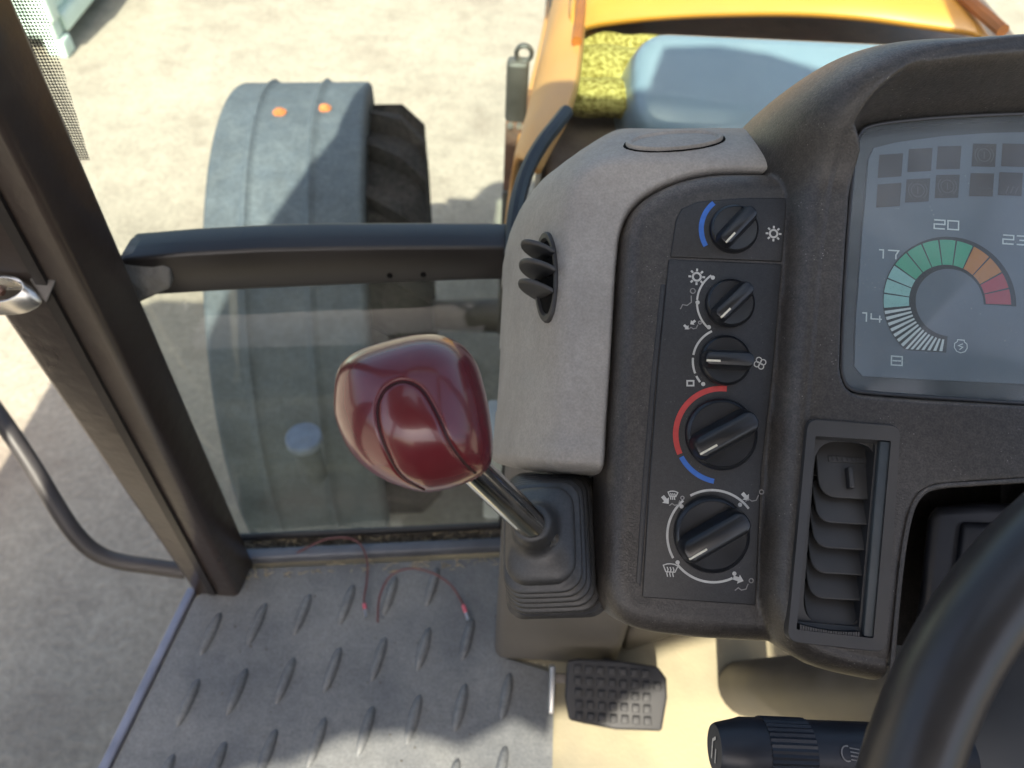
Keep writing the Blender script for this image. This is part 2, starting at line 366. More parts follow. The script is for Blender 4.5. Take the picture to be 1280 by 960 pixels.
def poly_sdf(P, X, Y):
    """signed distance, negative inside"""
    P = np.array(P, float); n = len(P)
    d = np.full(X.shape, 1e9); s = np.zeros(X.shape, bool)
    for i in range(n):
        a = P[i]; b_ = P[(i + 1) % n]; e = b_ - a
        wx = X - a[0]; wy = Y - a[1]
        h = np.clip((wx * e[0] + wy * e[1]) / max(e.dot(e), 1e-15), 0, 1)
        d = np.minimum(d, (wx - e[0] * h) ** 2 + (wy - e[1] * h) ** 2)
        c = ((a[1] <= Y) & (b_[1] > Y)) | ((b_[1] <= Y) & (a[1] > Y))
        xi = a[0] + (Y - a[1]) * (e[0] / (e[1] if abs(e[1]) > 1e-12 else 1e-12))
        s ^= c & (X < xi)
    d = np.sqrt(d); return np.where(s, -d, d)
def sstep(a, b_, x):
    t_ = np.clip((x - a) / (b_ - a), 0, 1); return t_ * t_ * (3 - 2 * t_)
def vpx(py, w=0.0): return loc(900, py, w)[1]
def height_mesh(X, Y, W, valid):
    ny, nx = X.shape
    idx = -np.ones(X.shape, int)
    q = valid[:-1, :-1] & valid[1:, :-1] & valid[:-1, 1:] & valid[1:, 1:]
    use = np.zeros(X.shape, bool)
    use[:-1, :-1] |= q; use[1:, :-1] |= q; use[:-1, 1:] |= q; use[1:, 1:] |= q
    idx[use] = np.arange(use.sum())
    x = X[use]; y = Y[use]; w_ = W[use]
    P = np.stack([DO[k] + DU[k] * x + DV[k] * y + DN[k] * w_ for k in range(3)], 1)
    a = idx[:-1, :-1][q]; b_ = idx[:-1, 1:][q]; c = idx[1:, 1:][q]; e = idx[1:, :-1][q]
    return P, np.stack([a, b_, c, e], 1)
def mk_np(name, P, F, m, parent):
    org = ORG[parent.name]
    me = bpy.data.meshes.new(name); P = P - np.array(org)
    me.vertices.add(len(P)); me.vertices.foreach_set('co', P.ravel())
    me.loops.add(F.size); me.loops.foreach_set('vertex_index', F.ravel().astype(np.int32))
    me.polygons.add(len(F)); me.polygons.foreach_set('loop_start', np.arange(0, F.size, 4, dtype=np.int32)); me.polygons.foreach_set('loop_total', np.full(len(F), 4, np.int32))
    me.update(calc_edges=True); me.validate()
    me.materials.append(MAT[m]); me.shade_smooth()
    o = bpy.data.objects.new(name, me); COL.objects.link(o); o.parent = parent; ORG[o.name] = org
    return o

# ================================================================== SETTING
G = 45
nx = 2
o = mk('ground', [(-G, -G, 0), (G, -G, 0), (G, G, 0), (-G, G, 0)], [(0, 1, 2, 3)], 'concrete', smooth=False)
tag(o, 'pale dusty concrete yard around the machine', kind='structure')

# ================================================================== CAB
PB = [onz(246, 743, FLOOR), onz(298, 747, FLOOR), onz(318, 702, FLOOR)]      # rear-left, inner ridge, inner-right corners at the foot
cab = thing('tractor_cab', 'dark painted steel cab frame with front glass, crossbar and door pillar', 'cab', (0, 0.3, FLOOR))
def lean(p, h, lx, ly): return p + Vector((lx * h, ly * h, h))
# pillar: lean chosen so that the ridge stays near upright
LX, LY = 0.022, 0.02
HT = 1.60
mid4 = PB[0] + (PB[2] - PB[1])
bot = [PB[0], PB[1], PB[2], mid4]
V, F = prism([lean(p, -0.10, LX, LY) for p in bot], [lean(p, HT, LX - (.05 if k in (0, 3) else 0), LY) for k, p in enumerate(bot)])
pillar = mk('pillar', V, F, 'frame_paint', cab, bevel=0.008, seg=3)
# door seal strip along the rear edge of the pillar
dirx = (PB[0] - PB[1]).normalized()
back = Vector((dirx.y, -dirx.x, 0)); back = back if back.y < 0 else -back
c0 = PB[0].lerp(PB[1], 0.36) + back * 0.004; c1 = PB[0].lerp(PB[1], 0.52) + back * 0.004
V, F = prism([lean(p, 0.01, LX, LY) for p in (c0, c1, c1 - back * 0.008, c0 - back * 0.008)], [lean(p, HT - .05, LX, LY) for p in (c0, c1, c1 - back * 0.008, c0 - back * 0.008)])
mk('seal_strip', V, F, 'frame_bar', pillar)

# crossbar (slightly bowed)
yl, yr = 0.545, 0.60
def front_y(x): return 0.600 + 0.13 * x - 0.05 * x * x
def onfront(px, py, off=0.0):
    r = ray(px, py); tt = 0.8
    for _ in range(12):
        x = r.x * tt; tt = (front_y(x) + off) / r.y
    return CAM + r * tt
top_px = [(148, 324), (230, 317), (320, 312), (400, 310), (500, 309), (600, 309), (690, 311)]
bot_px = [(185, 372), (240, 366), (320, 361), (400, 358), (500, 354), (600, 351), (690, 350)]
rings = []
for (a, b_) in zip(top_px, bot_px):
    p = onfront(*a); q = onfront(*b_)
    q.x = p.x; 
    dpt = 0.042
    rings.append([p, q, q + Vector((0, dpt, 0)), p + Vector((0, dpt, 0))])
V, F = ring_loft(rings)
crossbar = mk('crossbar', V, F, 'frame_bar', cab, bevel=0.004, seg=2)
zc_top = onfront(400, 310).z; zc_bot = onfront(400, 358).z
# small screw holes on the crossbar
for k, (px, py) in enumerate(((487, 345), (529, 344))):
    p = onfront(px, py, -0.0012); V, F = ring_loft([[p + Vector((0.0032 * math.cos(a), 0.0, 0.0032 * math.sin(a))) for a in [2 * PI * i / 10 for i in range(10)]],
                                                   [p + Vector((0.0032 * math.cos(a), 0.003, 0.0032 * math.sin(a))) for a in [2 * PI * i / 10 for i in range(10)]]])
    mk('screw_hole', V, F, 'gap_black', crossbar)
# welded gusset where the crossbar meets the pillar
g0 = onfront(140, 395, -0.012); g1 = onfront(213, 362, -0.012); g2 = onfront(212, 338, -0.004); g3 = onfront(142, 366, -0.012); g4 = onfront(150, 318, 0.004); g5 = onfront(205, 322, 0.006)
bk = Vector((0.0, 0.03, 0))
V = [g0, g1, g2, g3, g4, g5] + [g + bk for g in (g0, g1, g2, g3, g4, g5)]
F = [(0, 1, 2, 3), (3, 2, 5, 4), (6, 9, 8, 7), (9, 10, 11, 8), (0, 6, 7, 1), (1, 7, 8, 2), (2, 8, 11, 5), (5, 11, 10, 4), (4, 10, 9, 3), (3, 9, 6, 0)]
mk('weld_gusset', V, F, 'weld', crossbar, bevel=0.004, seg=3)

# sill at the foot of the lower glass
sl_l = onz(295, 700, FLOOR + 0.012); sl_r = onz(640, 684, FLOOR + 0.012)
dsl = (sl_r - sl_l).normalized(); nsl = Vector((-dsl.y, dsl.x, 0))
def along(s, n_, z): return Vector((sl_l.x, sl_l.y, 0)) + dsl * s + nsl * n_ + Vector((0, 0, z))
Ls = (sl_r - sl_l).length
V, F = prism([along(-.02, 0, FLOOR - .05), along(Ls, 0, FLOOR - .05), along(Ls, .018, FLOOR - .05), along(-.02, .018, FLOOR - .05)],
             [along(-.02, 0, FLOOR + .014), along(Ls, 0, FLOOR + .014), along(Ls, .018, FLOOR + .014), along(-.02, .018, FLOOR + .014)])
mk('sill_rail', V, F, 'trim', cab, bevel=0.003)
V, F = prism([along(-.02, .018, FLOOR - .06), along(Ls, .018, FLOOR - .06), along(Ls, .048, FLOOR - .06), along(-.02, .048, FLOOR - .06)],
             [along(-.02, .018, FLOOR - .004), along(Ls, .018, FLOOR - .004), along(Ls, .048, FLOOR - .004), along(-.02, .048, FLOOR - .004)])
mk('sill_channel', V, F, 'dirt', cab)
# lower glass
gl_n = 0.046
lg = []
zt = zc_bot + 0.02
for s in np.linspace(-0.01, Ls, 10):
    b_ = along(s, gl_n, FLOOR + 0.004); yy = front_y(b_.x) + 0.018
    lg.append((b_, Vector((b_.x, yy, zt))))
V = []; F = []
for a, b_ in lg: V += [a, b_]
for i in range(len(lg) - 1): F.append((2 * i, 2 * i + 2, 2 * i + 3, 2 * i + 1))
lower = mk('lower_pane', V, F, 'lower_glass', cab)
md = lower.modifiers.new('s', 'SOLIDIFY'); md.thickness = 0.005
# rubber seal round the lower glass
V, F = tube([lg[0][0] + Vector((0.004, -.004, 0.004)), lg[-1][0] + Vector((0, -.004, 0.004))], 0.006, 8)
mk('glass_seal', V, F, 'seal', lower)
V, F = tube([lg[-1][0] + Vector((-0.012, -.006, 0.0)), lg[-1][1] + Vector((-0.012, -.006, -.01))], 0.006, 8)
mk('glass_seal', V, F, 'seal', lower)
# windscreen above the crossbar
V = []; F = []
xs = np.linspace(lean(PB[2], .6, LX, LY).x - 0.04, 0.66, 16)
zb, ztp = zc_top - 0.02, CAM.z + 0.53
for x in xs:
    V += [Vector((x, front_y(x) + 0.02, zb)), Vector((x, front_y(x) + 0.02 - 0.05, ztp))]
for i in range(15): F.append((2 * i, 2 * i + 2, 2 * i + 3, 2 * i + 1))
ws = mk('windscreen', V, F, 'screen_glass', cab)
md = ws.modifiers.new('s', 'SOLIDIFY'); md.thickness = 0.005
# dotted edge print, on the inner face of the screen along the pillar
e_top, e_bot = onfront(-30, -60, 0.014), onfront(95, 200, 0.014)
f_top, f_bot = onfront(36, -60, 0.014), onfront(112, 200, 0.014)
fr = mk('dot_print', [e_bot, f_bot, f_top, e_top], [(0, 1, 2, 3)], 'frit', ws, smooth=False)
uvl = fr.data.uv_layers.new(name='dots'); H_ = (e_top - e_bot).length
uvc = {0: (0, 0), 1: (5, 0), 2: (14, H_ / 0.0026), 3: (0, H_ / 0.0026)}
for li, lp in enumerate(fr.data.loops): uvl.data[li].uv = uvc[lp.vertex_index]

# unseen roof shading the cab; outline shaped and hatch added to steer sunlight
RZ = CAM.z + 0.55
rp = [(-.75, -1.34), (-.5, -1.30), (-.40, -1.245), (-.34, -1.235), (-.28, -1.20), (-.2, -1.19), (-.12, -1.205), (-.05, -1.165), (0.0, -1.185), (0.0, -1.155), (.06, -1.15), (.10, -1.09), (.16, -1.06), (.25, -1.03), (.32, -1.0), (.72, -1.0), (.74, .4), (.66, .56), (.40, .63), (.15, .65), (-.1, .64), (-.28, .61),
      (-.34, .55), (-.44, .31), (-.68, -.38), (-.75, -.6)]
hp_ = [(-.26, .0), (-.02, -.03), (.03, -.04), (.105, -.04), (.125, .04), (.20, .05), (.27, .04), (.36, 0.01), (.46, -.04), (.67, -.04), (.67, .52), (-.26, .52)]
tris = tessellate_polygon([[Vector((x, y, 0)) for x, y in rp], [Vector((x, y, 0)) for x, y in hp_]])
pts_ = rp + hp_; n_ = len(pts_)
V = [(x, y, RZ) for x, y in pts_] + [(x, y, RZ + .06) for x, y in pts_]
F = [tuple(t_) for t_ in tris] + [tuple(i + n_ for i in t_) for t_ in tris]
for b0, ln in ((0, len(rp)), (len(rp), len(hp_))):
    for i in range(ln): a, b_ = b0 + i, b0 + (i + 1) % ln; F.append((a, b_, b_ + n_, a + n_))
mk('roof', V, F, 'roof_lining', cab, smooth=False)
V, F = prism([(x, y, RZ + .02) for x, y in hp_], [(x, y, RZ + .026) for x, y in hp_]); mk('added_hatch_pane', V, F, 'screen_glass', cab, smooth=False)  # hatch added to let sun onto the hood and part of the tank
for x, y in ((.36, -1.02), (.47, -1.02), (.66, .45), (.66, -.98), (-.70, -.98)):  # the two inner rear posts are added to band the floor with shade
    V, F = box(x - .03, x + .03, y - .03, y + .03, FLOOR - .05, RZ)
    mk('pillar', V, F, 'frame_paint', cab, bevel=0.006)
V, F = box(-.70, .66, -1.12, -1.09, FLOOR - .05, FLOOR + .85); mk('rear_panel', V, F, 'roof_paint', cab, smooth=False)
V, F = box(.665, .69, -1.08, .60, FLOOR - .05, FLOOR + .55); mk('side_panel', V, F, 'roof_paint', cab, smooth=False)
# floor pan
fl0 = onz(243, 745, FLOOR); fl1 = onz(137, 962, FLOOR); fe = fl1 + (fl1 - fl0) * 3.0
fpoly = [(fl0.x, fl0.y), (along(-.02, 0, 0).x, along(-.02, 0, 0).y), (along(Ls, 0, 0).x, along(Ls, 0, 0).y), (.66, .66), (.66, -1.0), (-.72, -1.0), (fe.x, fe.y)]
V, F = prism([(x, y, FLOOR - .06) for x, y in fpoly], [(x, y, FLOOR - .004) for x, y in fpoly])
mk('floor_pan', V, F, 'floor_pan', cab, smooth=False)
# metal edge trim of the door step
tdir = (fl1 - fl0).normalized(); tn = Vector((-tdir.y, tdir.x, 0)); tn = tn if tn.x < 0 else -tn
q0 = fl0 - tdir * 0.01; q1 = fl0 + tdir * 0.9
V, F = prism([q0 + Vector((0, 0, -.06)), q1 + Vector((0, 0, -.06)), q1 + tn * .014 + Vector((0, 0, -.06)), q0 + tn * .014 + Vector((0, 0, -.06))],
             [q0 + Vector((0, 0, .006)), q1 + Vector((0, 0, .006)), q1 + tn * .014 + Vector((0, 0, .006)), q0 + tn * .014 + Vector((0, 0, .006))])
mk('step_trim', V, F, 'step_trim', cab, bevel=0.003)

# ------------------------------------------------------------------ floor mat with raised bars
fm = thing('floor_mat', 'grey rubber cab floor mat with rows of slanted raised bars', 'floor mat', (-.2, .35, FLOOR))
mp = [fl0 + tdir * 0.004 - tn * 0.004, along(0.0, -.012, FLOOR), along(Ls - 0.02, -.012, FLOOR), Vector((0.015, .385, FLOOR)), onz(693, 843, FLOOR), onz(691, 922, FLOOR), Vector((.083, .02, FLOOR)), fl0 + tdir * 0.55 - tn * 0.004]
for p in mp: p.z = FLOOR
V, F = prism([p + Vector((0, 0, -.003)) for p in mp], [p + Vector((0, 0, .003)) for p in mp])
mk('mat_sheet', V, F, 'mat_rubber', fm, smooth=False)
# one bar
A = onz(264, 793, FLOOR); Bq = onz(592, 723, FLOOR); C_ = onz(235, 877, FLOOR)
e1 = (Bq - A) / 6.0
A2 = onz(262, 815, FLOOR); A3 = onz(275, 768, FLOOR)
bd = (onz(252, 818, FLOOR) - onz(276, 768, FLOOR)); bl = bd.length; bd.normalize()
row2 = onz(297, 865, FLOOR) - A
bmV = []; nn = 12; bn = Vector((-bd.y, bd.x, 0))
rg = []
for i in range(nn + 1):
    s = -1 + 2 * i / nn; hw = 0.0075 * math.sqrt(max(0.0, 1 - s ** 2)) + 0.0004; hh = 0.0072 * (1 - s ** 4) + 0.0003
    c = bd * (s * bl * 0.55)
    rg.append([c + bn * hw * math.cos(a) + Vector((0, 0, hh * math.sin(a) - .0005)) for a in [PI * k / 6 for k in range(7)]])
V, F = ring_loft(rg, False, False, closed=False)
me_bar = None
cnt = 0
inside = lambda P, x, y: bool(poly_sdf([(p.x, p.y) for p in P], np.array([x]), np.array([y]))[0] < -0.012)
for r_ in range(-1, 6):
    for c_ in range(-8, 16):
        p = A + row2 * r_ + e1 * c_
        if not inside(mp, p.x, p.y): continue
        if not inside(mp, p.x + bd.x * bl * .5, p.y + bd.y * bl * .5): continue
        if not inside(mp, p.x - bd.x * bl * .5, p.y - bd.y * bl * .5): continue
        if p.y < 0.08: continue
        if me_bar is None:
            o = mk('raised_bar', V, F, 'mat_rubber', None, angle=60); me_bar = o.data
        else:
            o = bpy.data.objects.new('raised_bar', me_bar); COL.objects.link(o)
        o.parent = fm; o.location = Vector((p.x, p.y, FLOOR + .003)) - ORG[fm.name]; cnt += 1
print('bars', cnt)

# ------------------------------------------------------------------ pedestal under the dash
ped = thing('console_pedestal', 'dusty grey pedestal panel standing on the cab floor under the gear lever', 'pedestal', (.1, .45, FLOOR))
p0 = onz(617, 826, FLOOR); p1 = onz(772, 834, FLOOR)
V, F = prism([(p0.x, p0.y, FLOOR), (p1.x, p0.y + .0, FLOOR), (p1.x, .60, FLOOR), (p0.x, .60, FLOOR)],
             [(p0.x, p0.y + .05, FLOOR + .55), (p1.x, p0.y + .05, FLOOR + .55), (p1.x, .60, FLOOR + .55), (p0.x, .60, FLOOR + .55)])
mk('front_panel', V, F, 'pedestal', ped, bevel=0.015, seg=3)
V, F = prism([(p1.x + .006, p0.y + .02, FLOOR), (.40, p0.y + .10, FLOOR), (.40, .60, FLOOR), (p1.x + .006, .60, FLOOR)],
             [(p1.x + .006, p0.y + .07, FLOOR + .52), (.40, p0.y + .12, FLOOR + .52), (.40, .60, FLOOR + .52), (p1.x + .006, .60, FLOOR + .52)])
mk('side_panel', V, F, 'pedestal', ped, bevel=0.012, seg=3)

# ================================================================== DASHBOARD
dbd = thing('dashboard', 'grey brown plastic dashboard with heater knobs, louvre vent and instrument cluster', 'dashboard', (.2, .42, FLOOR + .5))
step = 0.0011
ug = np.arange(-0.06, 0.38, step); vg = np.arange(-0.215, 0.30, step)
X, Y = np.meshgrid(ug, vg)
# --- pod with the heater controls
pod_px = [(1010, 216), (930, 214), (880, 217), (835, 230), (800, 252), (782, 282), (775, 330), (768, 450), (758, 600), (752, 690), (752, 735), (765, 770), (800, 790), (870, 800), (960, 805), (1010, 807)]
pod_poly = [loc(p[0], p[1], -0.006) for p in spline(pod_px, 5)]
pod_poly += [loc(1060, 807), loc(1060, 216)]
dpod = poly_sdf(pod_poly, X, Y)
rr = 0.0145
ins = np.clip(-dpod, 0, rr)
Wp = -(rr - np.sqrt(np.maximum(rr * rr - (rr - ins) ** 2, 0)))
Wp = np.where(dpod > 0, -rr - 6 * dpod, Wp)
vp = dpod < 0.004
# --- binnacle: crest polygon, then falls away outside it
cre = [(1112, 826, .016), (1060, 815, .016), (1027, 803, .016), (1006, 785, .016), (996, 755, .016), (996, 720, .016), (1003, 620, .016), (1013, 500, .016), (1024, 380, .017), (1031, 310, .018), (1038, 258, .018), (1046, 205, .020), (1061, 162, .030), (1083, 128, .040),
       (1112, 99, .047), (1150, 75, .051), (1205, 59, .052), (1300, 48, .05), (1440, 46, .05)]
cre_s = spline(cre, 6)
cre_poly = [loc(*p) for p in cre_s] + [loc(1500, 46, .05), loc(1500, 860, .016), loc(1200, 842, .016)]
dc = poly_sdf(cre_poly, X, Y)
v300, v60 = vpx(235, .018), vpx(70, .048)
hb = 0.018 + 0.034 * sstep(v300, v60, Y)
topf = sstep(vpx(330), vpx(190, .02), Y)
ufall = sstep(loc(1060, 100, .03)[0], loc(1260, 60, .03)[0], X)
aa = (0.016 * (1 - topf) + topf * (0.046 * (1 - ufall) + 0.02 * ufall))
bb = (0.026 * (1 - topf) + topf * 0.17)
dd = np.clip(dc, 0, None)
rel = np.clip(dd / aa, 0, 1)
fall = bb * (1 - np.sqrt(np.maximum(1 - rel ** 2, 0)))
soft = 0.0016 * np.exp(-np.abs(dc) / 0.004)
Wb = hb - fall - soft
vb = dc < aa * 0.995
# --- lens recess
lens_px = [(1150, 496), (1085, 491), (1062, 486), (1052, 470), (1051, 440), (1055, 350), (1062, 250), (1068, 190), (1074, 168), (1090, 158), (1140, 151), (1210, 146), (1300, 143), (1440, 143)]
lens_poly = [loc(p[0], p[1], .012) for p in spline(lens_px, 5)] + [loc(1500, 143, .012), loc(1500, 508, .012), loc(1280, 503, .012)]
dl = poly_sdf(lens_poly, X, Y)
ww = 0.0035 + 0.015 * sstep(vpx(190, .02), vpx(140, .02), Y)
k_ = sstep(0, 1, np.clip(dl / ww, 0, 1))
LENSW = 0.0125
base_l = LENSW - 0.004
Wb = np.where((dc < 0) & (dl < ww), base_l + (np.minimum(Wb, hb) - base_l) * k_, Wb)
Wb = np.where(dl < 0, -0.004, Wb)
# --- vent well
vent_px = [(1018, 545), (1112, 551), (1090, 797), (994, 786)]
dv = poly_sdf([loc(*p, .018) for p in vent_px], X, Y)
Wb = np.where(dv < 0.002, np.where(dv < 0, -0.022, Wb), Wb)
# --- cubby around the column
cub_px = [(1118, 800), (1128, 700), (1138, 645), (1150, 620), (1170, 609), (1215, 605), (1300, 600), (1440, 596), (1440, 960), (1105, 960)]
dk = poly_sdf([loc(*p, .018) for p in cub_px], X, Y)
kk = np.clip(1 + dk / 0.003, 0, 1); kr = np.clip(1 - dk / 0.004, 0, 1) ** 2 * 0.002
Wb = np.where(dk < 0, -0.10 + (Wb + 0.10) * np.clip(1 + dk / 0.0022, 0, 1), Wb - np.where(dk < .004, kr, 0))
Wall = np.maximum(np.where(vp, Wp, -9), np.where(vb, Wb, -9))
# inside cut-outs the binnacle wins over the pod
Wall = np.where(((dv < 0) | (dk < 0) | (dl < 0)) & vb, Wb, Wall)
valid = vp | vb
# split off the low skirt
P_, F_ = height_mesh(X, Y, Wall, valid & (Wall > -0.2))
body = mk_np('console_body', P_, F_, 'plastic', dbd)

# --- cowl: the big dusty shell behind and left of the pod
step2 = 0.0014
u2 = np.arange(-0.075, 0.34, step2); v2 = np.arange(-0.085, 0.33, step2)
X2, Y2 = np.meshgrid(u2, v2)
cow_px = [(1150, 206), (1010, 206), (930, 205), (860, 206), (795, 206), (744, 214), (724, 246), (720, 320), (716, 450), (709, 540), (706, 570), (706, 582), (716, 588), (800, 590), (1150, 590)]
cow_poly = [loc(p[0], p[1], -0.008) for p in spline(cow_px, 4)]
dcw = poly_sdf(cow_poly, X2, Y2)
isbot = sstep(vpx(556), vpx(590), Y2)
istop = sstep(vpx(300), vpx(200), Y2) * sstep(loc(700, 200)[0], loc(800, 200)[0], X2)
a2 = 0.046 * (1 - istop) + 0.066 * istop
b2 = 0.18 * (1 - istop) + 0.14 * istop
rel = np.clip(np.clip(dcw, 0, None) / a2, 0, 1)
pw_ = 1.8 * (1 - istop) + 1.6 * istop
Wc = -0.0085 - b2 * (1 - np.maximum(1 - rel ** pw_, 0) ** 0.62)
# shallow valley that runs up the left shoulder
val_px = [(660, 460), (664, 380), (672, 300), (690, 248), (725, 213), (790, 188)]
vl = [loc(p[0], p[1], -0.045) for p in spline(val_px, 6)]
dvl = np.full(X2.shape, 9.0)
for p in vl: dvl = np.minimum(dvl, np.hypot(X2 - p[0], Y2 - p[1]))
Wc = Wc - 0.0035 * np.exp(-(dvl / 0.008) ** 2)
# rolled lower rim
vb_ = vpx(588)
# rim lip: rises a little then turns under
rim = np.clip((Y2 - vb_) / 0.016, -1, 1)
Wc = Wc + 0.002 * np.exp(-((Y2 - vb_ - 0.004) / 0.009) ** 2)
Wc = np.where(Y2 < vb_, Wc - 0.05 * (1 - np.sqrt(np.clip(1 - ((vb_ - Y2) / 0.010) ** 2, 0, 1))), Wc)
okc = (dcw < a2 * 0.998) & (Y2 > vb_ - 0.0099) & ((dcw > -0.035) | (Y2 > vpx(230)))
dpod2 = poly_sdf(pod_poly, X2, Y2)
# seam along the pod edge: the cowl dips beside it
Wc = Wc - 0.014 * np.clip(1 - dpod2 / 0.0035, 0, 1) ** 2 * (dpod2 > -1)
P2, F2 = height_mesh(X2, Y2, Wc, okc)
mk_np('cowl', P2, F2, 'cowl_plastic', dbd)
def cowl_w(u, v):
    i = int(round((v - v2[0]) / step2)); j = int(round((u - u2[0]) / step2)); return float(Wc[i, j])

# --- speaker cover on top of the cowl (oval, set into the slope)
def wc_at(u, v):
    fi = (v - v2[0]) / step2; fj = (u - u2[0]) / step2; i = int(fi); j = int(fj)
    if not (0 <= i < Wc.shape[0] - 1 and 0 <= j < Wc.shape[1] - 1) or not okc[i, j]: return None
    a, b_ = fi - i, fj - j
    return (Wc[i, j] * (1 - a) + Wc[i + 1, j] * a) * (1 - b_) + (Wc[i, j + 1] * (1 - a) + Wc[i + 1, j + 1] * a) * b_
def surf(px, py):
    """where the sight line through a layout pixel meets the cowl"""
    r = ray(px, py)
    for k in range(700):
        tt = 0.38 + k * 0.0004; p = CAM + r * tt - DO; u, v, w_ = p.dot(DU), p.dot(DV), p.dot(DN)
        h = wc_at(u, v)
        if h is not None and w_ <= h: return CAM + r * tt, (int(round((v - v2[0]) / step2)), int(round((u - u2[0]) / step2)))
    return None, None
def conform(cx, cy, rx, ry, prof, k=36, rot=0.0):
    """rings that lie on the cowl surface: prof = (scale, lift)"""
    rings = []
    for s_, h in prof:
        ring = []
        for i in range(k):
            a = 2 * PI * i / k; x, y = rx * s_ * math.cos(a), ry * s_ * math.sin(a)
            p, ij_ = surf(cx + x * math.cos(rot) - y * math.sin(rot), cy + x * math.sin(rot) + y * math.cos(rot))
            if p is None: p, ij_ = ring[-1] if ring and False else (None, None)
            if p is None: p = surf(cx, cy)[0]; ij_ = surf(cx, cy)[1]
            ring.append(p + surf_n(*ij_) * h)
        rings.append(ring)
    return ring_loft(rings, False, True)
def surf_n(i, j):
    du = (Wc[i, min(j + 2, Wc.shape[1] - 1)] - Wc[i, j - 2]) / (4 * step2); dv_ = (Wc[min(i + 2, Wc.shape[0] - 1), j] - Wc[i - 2, j]) / (4 * step2)
    return (DN - DU * du - DV * dv_).normalized()
def disc_frame(c, nrm, ref):
    e1 = (ref - nrm * ref.dot(nrm)).normalized(); return e1, nrm.cross(e1)
def lathe(c, n_, e1_, e2_, prof, k=32):
    return ring_loft([[c + (e1_ * math.cos(2 * PI * i / k) + e2_ * math.sin(2 * PI * i / k)) * r + n_ * h for i in range(k)] for r, h in prof])
SR = math.radians(-4)
V, F = conform(843, 178, 61, 10.5, [(1.0, -.001), (1.0, .0016), (.97, .0026), (.90, .0026), (.86, .0010), (.5, .0012), (.02, .0014)], rot=SR)
spk = mk('speaker_cover', V, F, 'cowl_plastic', dbd)
V, F = conform(843, 178.4, 63.5, 11.6, [(1.03, -.001), (1.0, .0008), (.97, .0004)], rot=SR)
mk('shadow_gap', V, F, 'gap_black', spk)

# --- round side vent with three fins
cv, ij = surf(684, 347); nv = surf_n(*ij); nv = (nv + Vector((-.45, 0.05, -.05))).normalized()
e2v, e1v = None, None
upv = (DV - nv * DV.dot(nv)).normalized(); sdv = nv.cross(upv)
RV = 0.0285
V, F = conform(685, 347, 13, 57, [(1.0, -.001), (1.0, .0016), (.97, .0026), (.86, .0026), (.80, .0010), (.78, -.006)])
vent_s = mk('side_vent', V, F, 'vent_black', dbd)
V, F = conform(685, 347, 13, 57, [(.84, .0009), (.5, .0008), (.02, .0008)])
mk('vent_throat', V, F, 'gap_black', vent_s)
for k in range(3):
    off = (0.013, 0.001, -0.011)[k]
    c = cv + upv * off; half = math.sqrt((RV - .009) ** 2 - off ** 2)
    pts = []
    for i in range(13):
        a = PI * i / 12; pts.append((half * math.cos(a), 0.019 * math.sin(a) ** 0.8))
    th = upv * 0.0016; tiltd = (nv * 0.9 + upv * 0.35).normalized()
    lo = [c + sdv * x + tiltd * y - th for x, y in pts]; hi = [c + sdv * x + tiltd * y + th for x, y in pts]
    V, F = prism(lo, hi); mk('fin', V, F, 'vent_black', vent_s, bevel=0.0012)

# --- black panels of the heater controls
def plate_px(name, pts, m, w0, w1, parent=None, bevel=0.0008):
    V, F = plate([loc(p[0], p[1], w1) for p in pts], w0, w1)
    return mk(name, V, F, m, parent or dbd, bevel=bevel)
up = plate_px('upper_panel', [(838, 321), (845, 275), (852, 261), (872, 252), (930, 247), (984, 247), (978, 327)], 'panel_black', -.002, .0011)
lp = plate_px('lower_panel', [(836, 324), (978, 330), (966, 470), (952, 590), (945, 757), (803, 747), (812, 600), (822, 470)], 'panel_black', -.002, .0013)
plate_px('panel_edge', [(826, 355), (833, 355), (820, 480), (808, 640), (801, 735), (795, 728), (803, 600), (814, 470)], 'panel_black', -.002, .0006)

# --- rotary knobs
def knob(px, py, rpx, ang, big, wb=0.0013):
    u, v = loc(px, py, wb + .004); r = rpx * PXM * 0.985; hgt = 0.014 if big else 0.012
    prof = [(r, wb), (r, wb + .003), (r * .97, wb + .0042), (r * .90, wb + .0050), (r * .885, wb + .0046), (r * .6, wb + .0042), (.0003, wb + .0042)]
    k = 40
    V, F = ring_loft([[dw(u + q * math.cos(2 * PI * i / k), v + q * math.sin(2 * PI * i / k), h) for i in range(k)] for q, h in prof])
    o = mk('knob', V, F, 'knob_black', dbd)
    # grip: tapered rounded bar
    a = math.radians(ang); cx, cy = math.cos(a), math.sin(a)
    gl = r * 0.985; gw = r * (0.37 if big else 0.36)
    rings = []
    for h, s, wd in ((wb + .002, 1.0, 1.12), (wb + .007, 1.0, 1.0), (wb + hgt - .002, .965, .80), (wb + hgt - .0006, .93, .66), (wb + hgt, .86, .42)):
        ring = []
        for (x, y) in rrect(gl * s, gw * wd, min(gw * wd * .8, gl * .3), 4): ring.append(dw(u + x * cx - y * cy, v + x * cy + y * cx, h))
        rings.append(ring)
    V, F = ring_loft(rings); mk('grip', V, F, 'knob_black', o)
    # white pointer on the lower-left end of the grip
    L = []
    for x, y in ((-gl * .93, -gw * .30 - .00055), (-gl * .40, -gw * .30 - .00055), (-gl * .40, -gw * .30 + .00055), (-gl * .93, -gw * .30 + .00055)): L.append((u + x * cx - y * cy, v + x * cy + y * cx))
    V, F = plate(L, wb + hgt - .004, wb + hgt + .0004); mk('pointer_mark', V, F, 'marker', o)
    return o
K1 = knob(919, 285, 31, 50, False, .0011)
K2 = knob(914, 378, 31, 47, False)
K3 = knob(908, 450, 32, 1, False)
K4 = knob(903, 543, 45, 32, True)
